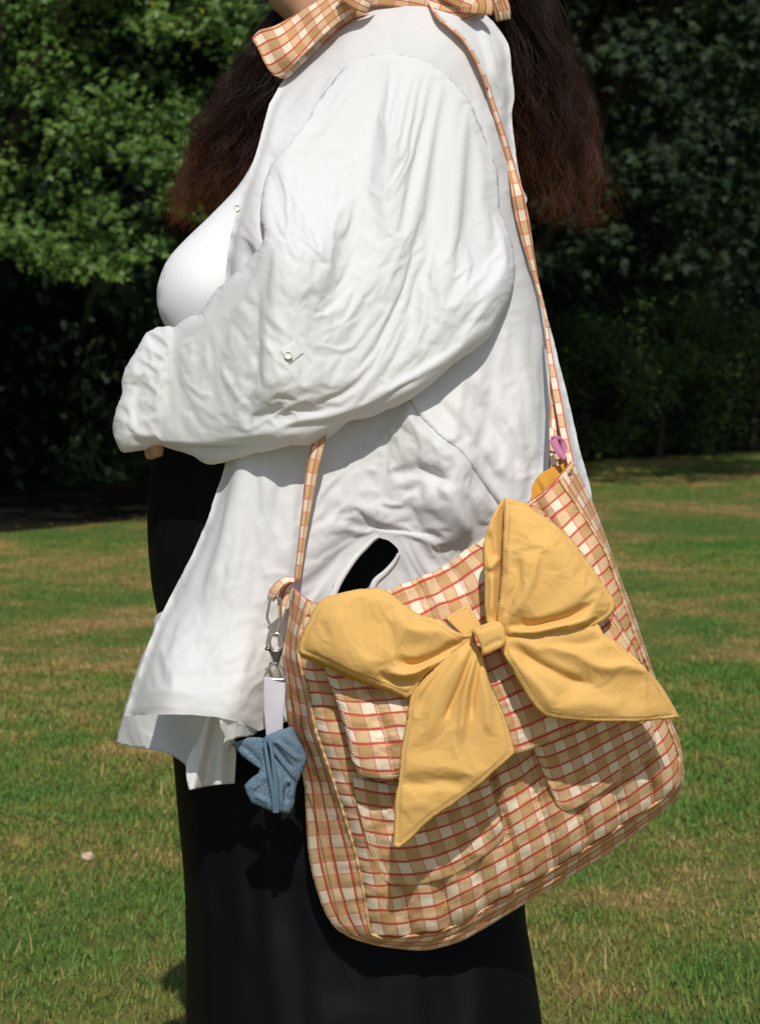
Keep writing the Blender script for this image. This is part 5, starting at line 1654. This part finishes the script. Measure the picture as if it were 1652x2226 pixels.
def bow():
    def bow_y(px, py):
        return -0.374 + 0.034 * ((px - 1040) / 420.0) ** 2 + 0.010 * ((py - 1400) / 350.0) ** 2
    def base(d): return lambda px, py: flap_y(px, py) - d
    L = [(1027, 1376), (1008, 1379), (979, 1365), (957, 1347), (915, 1337), (881, 1315), (844, 1287), (816, 1278), (777, 1281), (735, 1291), (695, 1308), (670, 1351), (656, 1385), (648, 1419), (648, 1419), (704, 1441), (777, 1475), (830, 1495), (887, 1520), (887, 1520), (905, 1500), (929, 1466), (980, 1430), (1036, 1400), (1036, 1400)]
    swl = Swell(L, 5); eL = edge_of(L)
    fl = [('r', [(1034, 1386), (1000, 1402), (950, 1426), (900, 1442), (850, 1432)], 11, -30), ('r', [(1024, 1396), (980, 1420), (930, 1446), (880, 1464), (830, 1452)], 10, 20),
          ('r', [(900, 1470), (880, 1482), (850, 1478), (820, 1458)], 10, -16), ('r', [(1000, 1384), (930, 1400), (870, 1400), (820, 1360), (790, 1300)], 22, -9),
          ('r', [(1010, 1378), (950, 1374), (890, 1362), (850, 1320)], 20, 11), ('r', [(900, 1400), (850, 1392), (810, 1420), (780, 1460)], 24, 7), ('r', [(720, 1310), (740, 1370), (770, 1440), (790, 1480)], 36, 6), ('r', [(760, 1300), (790, 1360), (830, 1440)], 26, -6)]
    def yl(px, py):
        return bow_y(px, py) - px2m(swl.soft(px, py, 75) * 44 + np.tanh(swl(px, py) / 12) * 5 + 18 * (1 - sstep(650, 900, px)) + 0.62 * strokes(px, py, fl) + eL(px, py) + (fbm(px / 95, py / 95, 71, 1) - 0.25) * 9)
    b = sheet('bow', L, yl, M['yellow'], bag, 4.2, back=lambda px, py: bow_y(px, py) - px2m(10 * (1 - sstep(650, 900, px))) + 0 * px, jitter=0.8)
    relax(b, swl, lambda co, px, py: co[:, 1] > bow_y(px, py) - 0.004)
    yl = depth_of(b, np.where(where(b)[0][:, 1] < bow_y(*where(b)[1:]) - 0.002)[0])
    # its under layer, seen at the open end of the loop
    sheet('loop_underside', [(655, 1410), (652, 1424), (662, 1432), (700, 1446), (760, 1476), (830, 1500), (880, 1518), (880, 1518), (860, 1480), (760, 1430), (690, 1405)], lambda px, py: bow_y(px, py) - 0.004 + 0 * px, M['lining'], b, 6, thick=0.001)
    T1 = [(1024, 1388), (1000, 1404), (971, 1424), (945, 1446), (929, 1461), (901, 1492), (889, 1514), (881, 1562), (873, 1610), (865, 1680), (859, 1722), (857, 1770), (856, 1834), (856, 1834), (870, 1837), (899, 1814), (935, 1780), (984, 1746), (1021, 1719), (1057, 1690), (1090, 1660), (1112, 1640), (1118, 1630), (1118, 1630), (1112, 1600), (1097, 1555), (1080, 1515), (1067, 1487), (1055, 1450), (1048, 1418), (1040, 1405), (1024, 1388)]
    sw1 = Swell(T1, 5); e1 = edge_of(T1)
    f1 = [('r', [(1034, 1396), (1020, 1440), (1004, 1480), (980, 1530), (965, 1570)], 7, -20), ('r', [(1040, 1410), (1034, 1460), (1026, 1510), (1024, 1570)], 7, -16), ('r', [(1038, 1404), (1026, 1450), (1012, 1500), (1004, 1560), (1000, 1620)], 9, 15),
          ('r', [(1026, 1396), (995, 1440), (965, 1490), (940, 1560), (930, 1630)], 16, 12), ('r', [(1046, 1416), (1054, 1480), (1060, 1550), (1062, 1600)], 11, 11), ('r', [(1020, 1396), (975, 1430), (930, 1475), (905, 1520)], 8, 7), ('r', [(1012, 1404), (965, 1446), (925, 1500), (908, 1560)], 9, -8),
          ('r', [(864, 1700), (915, 1698), (970, 1692), (1030, 1706)], 16, -9), ('r', [(868, 1660), (940, 1660), (1010, 1676), (1070, 1660)], 22, 7), ('r', [(985, 1560), (1000, 1620), (990, 1700)], 26, 6), ('r', [(870, 1760), (900, 1745), (950, 1748)], 16, 4)]
    swl_1 = lambda px, py: sw1.soft(px, py, 60) * 24
    def y1(px, py):
        return bow_y(px, py) - 0.004 - px2m(swl_1(px, py) * (1.4 - 0.8 * sstep(1400, 1600, py)) + 0.62 * strokes(px, py, f1) + e1(px, py) + (fbm(px / 95, py / 95, 72, 1) - 0.25) * 9)
    t1 = sheet('bow_tail', T1, y1, M['yellow'], b, 4.2, thick=0.0016, jitter=0.8)
    relax(t1, sw1, rim=False)
    y1 = depth_of(t1)
    ins1 = [(894, 1530), (888, 1575), (880, 1630), (871, 1690), (865, 1740), (864, 1815), (872, 1826), (900, 1804), (940, 1768), (990, 1733), (1060, 1680), (1108, 1632)]
    stitches('stitching', [ins1, [(1108, 1628), (1100, 1590), (1086, 1545), (1070, 1510)]], lambda px, py: y1(px, py) - 0.0006, M['thread'], t1)
    T2 = [(1086, 1400), (1094, 1425), (1108, 1448), (1137, 1495), (1152, 1517), (1167, 1536), (1184, 1551), (1204, 1557), (1225, 1560), (1284, 1565), (1340, 1565), (1401, 1564), (1476, 1556), (1476, 1556), (1459, 1524), (1442, 1495), (1418, 1460), (1383, 1425), (1336, 1384), (1310, 1368), (1290, 1345), (1220, 1350), (1150, 1365), (1100, 1380)]
    sw2 = Swell(T2, 5); e2 = edge_of(T2)
    f2 = [('r', [(1094, 1386), (1180, 1398), (1240, 1414), (1309, 1445), (1400, 1450), (1450, 1490)], 15, 16), ('r', [(1098, 1400), (1150, 1428), (1190, 1450), (1240, 1474), (1300, 1490)], 11, -20), ('r', [(1130, 1386), (1200, 1398), (1260, 1396), (1320, 1378)], 11, -11),
          ('r', [(1096, 1408), (1130, 1450), (1180, 1500), (1210, 1545)], 13, 10), ('r', [(1200, 1500), (1270, 1486), (1340, 1500), (1400, 1510)], 26, -9), ('r', [(1190, 1540), (1280, 1526), (1360, 1536)], 20, 6), ('r', [(1330, 1440), (1380, 1490), (1400, 1540)], 26, -5)]
    def y2(px, py):
        return bow_y(px, py) - 0.010 - px2m(sw2.soft(px, py, 70) * 26 + 0.62 * strokes(px, py, f2) + e2(px, py) + (fbm(px / 95, py / 95, 73, 1) - 0.25) * 9) + 0.0001 * np.maximum(px - 1400, 0)
    t2 = sheet('bow_tail', T2, y2, M['yellow'], b, 4.2, thick=0.0016, jitter=0.8)
    relax(t2, sw2, rim=False)
    y2 = depth_of(t2)
    stitches('stitching', [[(1118, 1450), (1146, 1494), (1172, 1530), (1190, 1543), (1228, 1551), (1284, 1556), (1400, 1556), (1460, 1549)], [(1460, 1547), (1446, 1520), (1432, 1498), (1410, 1466), (1378, 1433), (1345, 1404)]], lambda px, py: y2(px, py) - 0.0006, M['thread'], t2)
    # right loop: back leaf then front leaf
    RB = [(1060, 1356), (1052, 1261), (1049, 1202), (1053, 1170), (1061, 1144), (1079, 1108), (1096, 1083), (1096, 1083), (1130, 1100), (1160, 1200), (1120, 1340)]
    yb = lambda px, py: bow_y(px, py) - 0.002 - px2m(14 * np.sin((px - 1045) / 40.0 * 3) + strokes(px, py, [('r', [(1062, 1150), (1068, 1200), (1076, 1215)], 7, -9), ('r', [(1056, 1240), (1075, 1225), (1085, 1210)], 8, 9), ('r', [(1066, 1345), (1070, 1290), (1068, 1240)], 6, 8)]))
    lb = sheet('loop_underside', RB, yb, M['yellow'], b, 4.2, thick=0.0014)
    R = [(1078, 1352), (1084, 1300), (1089, 1240), (1092, 1180), (1094, 1130), (1097, 1083), (1097, 1083), (1115, 1087), (1137, 1092), (1166, 1112), (1196, 1132), (1231, 1161), (1256, 1190), (1278, 1220), (1297, 1246), (1313, 1272), (1326, 1290), (1334, 1304), (1337, 1322), (1326, 1340), (1307, 1355), (1272, 1372), (1240, 1379), (1213, 1382), (1167, 1390), (1130, 1398), (1098, 1406), (1098, 1406), (1090, 1380)]
    swr = Swell(R, 5); eR = edge_of(R)
    fr = [('r', [(1094, 1364), (1150, 1358), (1195, 1347), (1245, 1333), (1300, 1308)], 9, -28), ('r', [(1094, 1374), (1170, 1370), (1245, 1357), (1310, 1334)], 9, 17), ('r', [(1092, 1388), (1160, 1382), (1230, 1374)], 6, -9),
          ('r', [(1090, 1356), (1108, 1310), (1124, 1260), (1126, 1190)], 9, -11), ('r', [(1094, 1358), (1128, 1310), (1156, 1250), (1170, 1190)], 12, 10), ('r', [(1084, 1352), (1090, 1290), (1100, 1230), (1104, 1160)], 8, 8),
          ('r', [(1100, 1356), (1150, 1330), (1200, 1300), (1240, 1250)], 18, -6), ('r', [(1170, 1150), (1210, 1210), (1250, 1280), (1270, 1310)], 40, 9)]
    def yr(px, py):
        return bow_y(px, py) - 0.006 - px2m(swr.soft(px, py, 90) * 56 + np.tanh(swr(px, py) / 12) * 4 + 0.62 * strokes(px, py, fr) + eR(px, py) + (fbm(px / 95, py / 95, 74, 1) - 0.25) * 9)
    lr = sheet('bow_loop', R, yr, M['yellow'], b, 4.2, back=lambda px, py: bow_y(px, py) - 0.0055 + 0 * px, jitter=0.8)
    relax(lr, swr, lambda co, px, py: co[:, 1] > bow_y(px, py) - 0.009)
    yr = depth_of(lr, np.where(where(lr)[0][:, 1] < bow_y(*where(lr)[1:]) - 0.008)[0])
    stitches('stitching', [[(1101, 1096), (1099, 1140), (1097, 1190), (1094, 1240), (1089, 1300), (1084, 1345)], [(1322, 1334), (1300, 1350), (1266, 1366), (1210, 1377), (1160, 1386), (1108, 1398)]], lambda px, py: yr(px, py) - 0.0008, M['thread'], lr)
    stitches('stitching', [[(660, 1416), (706, 1434), (780, 1468), (834, 1488), (882, 1508)], [(1000, 1384), (975, 1371), (952, 1354), (916, 1345)]], lambda px, py: yl(px, py) - 0.0008, M['thread'], b)
    # tab sewn to the flap, and the knot
    tb = sheet('bow_tab', [(968, 1343), (968, 1343), (1017, 1312), (1017, 1312), (1030, 1334), (1046, 1360), (1046, 1360), (1010, 1386), (1010, 1386)], lambda px, py: flap_y(px, py) - 0.006 - px2m(0.05 * (py - 1310)), M['yellow'], b, 4, thick=0.002)
    stitches('stitching', [[(975, 1346), (1014, 1321), (1036, 1354)], [(975, 1348), (1008, 1378)]], lambda px, py: flap_y(px, py) - 0.0065 - px2m(0.05 * (py - 1310)), M['thread'], tb)
    K = [(1024, 1371), (1040, 1362), (1060, 1354), (1078, 1350), (1090, 1356), (1097, 1367), (1099, 1382), (1099, 1398), (1092, 1406), (1079, 1413), (1064, 1421), (1048, 1425), (1046, 1412), (1042, 1400), (1034, 1384)]
    swk = Swell(K, 3)
    fk = [('r', [(1034, 1374), (1060, 1362), (1086, 1356)], 5, -3), ('r', [(1048, 1412), (1070, 1398), (1096, 1388)], 6, -3)]
    sheet('bow_knot', K, lambda px, py: bow_y(px, py) - 0.020 - px2m(np.tanh(swk(px, py) / 10) * 12 + swk.soft(px, py, 30) * 8 + strokes(px, py, fk)), M['yellow'], b, 2.6, back=lambda px, py: bow_y(px, py) - 0.002)
bow()

# ------------------------------------------------------------------ loop, ring and denim charm at the bag's front corner
ZC = -0.262
lp = ribbon('ring_loop', [(640, 1262, -0.258), (622, 1262, -0.266), (606, 1274, -0.270), (594, 1292, -0.268), (590, 1304, -0.262)], [5, 6, 8, 9, 7], M['plaid'], bag, (1.0, 1.0), v0=0.5, crown=3, tilt=7)
ribbon('ring_loop', [(638, 1266, -0.250), (626, 1276, -0.252), (617, 1296, -0.256), (613, 1320, -0.258), (611, 1342, -0.258)], [6, 10, 11, 8, 3], M['plaid'], bag, (1.0, 1.0), v0=0.9, crown=2)
ringp = [P(x, y, ZC - 0.002) for x, y in [(589, 1300), (585, 1322), (580, 1344), (590, 1364), (602, 1384), (606, 1370), (611, 1342), (612, 1318), (604, 1298)]]
def sharp(pts, closed=True):
    out = []
    for i in range(len(pts)):
        a, b = np.array(pts[i]), np.array(pts[(i + 1) % len(pts)])
        out += [a * 0.88 + b * 0.12, a * 0.5 + b * 0.5, a * 0.12 + b * 0.88]
    return out
tube('ring', sharp([P(x, y, ZC - 0.003) for x, y in [(588, 1300), (580, 1344), (602, 1385), (611, 1344), (610, 1300)]]), 0.00135, M['metal'], bag, 10, True, 3)

charm = empty('bag_charm', tuple(P(600, 1600, ZC)), 'blue denim folded star charm on a pale ribbon, clipped to the plaid bag', 'bag charm')
clasp_ob = tube('clasp', [P(601 + 14.5 * math.sin(q), 1396 - 19 * math.cos(q), ZC - 0.004) for q in np.linspace(0, 2 * math.pi, 14, endpoint=False)], 0.0014, M['metal'], charm, 8, True, 3)
sw_c = Swell([(588, 1409), (600, 1416), (613, 1409), (608, 1428), (604, 1440), (596, 1440), (593, 1428)], 1)
sheet('clasp_body', [(586, 1404), (592, 1412), (601, 1415), (610, 1412), (616, 1404), (613, 1422), (608, 1433), (607, 1441), (607, 1441), (595, 1441), (595, 1441), (593, 1432), (588, 1420)], lambda px, py: ZC - 0.004 - px2m(np.minimum(sw_c(px, py), 5)), M['dark_metal'], clasp_ob, 2.0, back=lambda px, py: ZC - 0.002 + 0 * px)
tube('lever', [P(578, 1409, ZC - 0.004), P(584, 1411, ZC - 0.005), P(590, 1414, ZC - 0.004)], [0.0022, 0.0020, 0.0014], M['dark_metal'], clasp_ob, 8)
tube('swivel', [P(600, 1438, ZC - 0.004), P(600, 1442, ZC - 0.004), P(600, 1447, ZC - 0.004)], [0.0030, 0.0034, 0.0026], M['metal'], clasp_ob, 12)
tube('d_ring', [P(x, y, ZC - 0.003) for x, y in [(578, 1474), (579, 1462), (585, 1451), (594, 1445), (603, 1445), (612, 1451), (618, 1462), (619, 1477)]], 0.0013, M['metal'], charm, 8, True, 3)
rb = [(575, 1471), (575, 1471), (600, 1474), (622, 1478), (622, 1478), (621, 1510), (617, 1550), (615, 1590), (615, 1605), (615, 1605), (580, 1612), (580, 1612), (576, 1570), (573, 1520)]
sheet('ribbon', rb, lambda px, py: ZC - 0.003 - px2m(4 * np.sin((py - 1470) / 40.0)) + px2m(0.25 * (px - 598)) * sstep(1560, 1480, py), M['ribbon'], charm, 4, back=lambda px, py: ZC + 0.001 - px2m(4 * np.sin((py - 1470) / 40.0)))
stitches('stitching', [[(612, 1485), (609, 1540), (606, 1590)]], lambda px, py: ZC - 0.0045 - px2m(4 * np.sin((py - 1470) / 40.0)), M['white_thread'], charm, gap=5)
def star():
    root = [None]
    def petal(pts, y0, tilt, hgt, f):
        sw = Swell(pts, 3)
        o = sheet('denim_petal', pts, lambda px, py: y0 + tilt(px, py) - px2m(sw.soft(px, py, 16) * hgt + np.tanh(sw(px, py) / 5) * 2 + strokes(px, py, f)), M['denim'], charm, 2.6, back=lambda px, py: y0 + 0.004 + tilt(px, py), jitter=0.6)
        return o
    Z = ZC - 0.006
    petal([(504, 1618), (526, 1608), (550, 1602), (572, 1604), (572, 1604), (580, 1640), (578, 1682), (578, 1682), (560, 1668), (530, 1646), (504, 1618)], Z + 0.008, lambda px, py: 0.00009 * (580 - px), 10, [('r', [(520, 1616), (550, 1640), (570, 1668)], 6, -5)])
    petal([(574, 1606), (600, 1590), (633, 1579), (633, 1579), (650, 1608), (670, 1645), (670, 1645), (660, 1672), (646, 1704), (646, 1704), (628, 1684), (610, 1660), (592, 1634)], Z - 0.002, lambda px, py: 0.00010 * (px - 600), 16, [('r', [(596, 1606), (625, 1632), (655, 1656)], 6, 7), ('r', [(590, 1612), (612, 1642), (640, 1676)], 5, -8), ('r', [(606, 1596), (634, 1612), (656, 1638)], 7, 4)])
    petal([(590, 1640), (612, 1662), (630, 1684), (646, 1704), (646, 1704), (641, 1732), (640, 1748), (629, 1769), (629, 1769), (612, 1766), (598, 1765), (598, 1765), (594, 1700)], Z - 0.001, lambda px, py: 0.00012 * (px - 600), 16, [('r', [(634, 1700), (622, 1720), (622, 1748)], 5, -9), ('r', [(606, 1670), (612, 1710), (612, 1760)], 5, 6), ('r', [(624, 1690), (636, 1712), (634, 1740)], 5, 6)])
    petal([(576, 1640), (563, 1678), (548, 1690), (531, 1707), (531, 1707), (538, 1728), (547, 1745), (547, 1745), (572, 1756), (597, 1766), (597, 1766), (594, 1700)], Z - 0.001, lambda px, py: 0.00012 * (600 - px), 16, [('r', [(572, 1680), (560, 1706), (544, 1716)], 6, 5), ('r', [(580, 1690), (580, 1720), (586, 1752)], 5, -5), ('r', [(552, 1728), (570, 1738), (588, 1746)], 6, 5)])
    for xs in ((574, 580, 586, 594, 597), (586, 592, 597, 601, 603)):
        tube('denim_ridge', [P(x, y, Z - 0.009 - 0.003 * math.sin(k / 4 * 3.1)) for k, (x, y) in enumerate(zip(xs, (1604, 1640, 1680, 1726, 1766)))], [0.0016, 0.0022, 0.0026, 0.0024, 0.0018], M['denim'], charm, 8)
star()
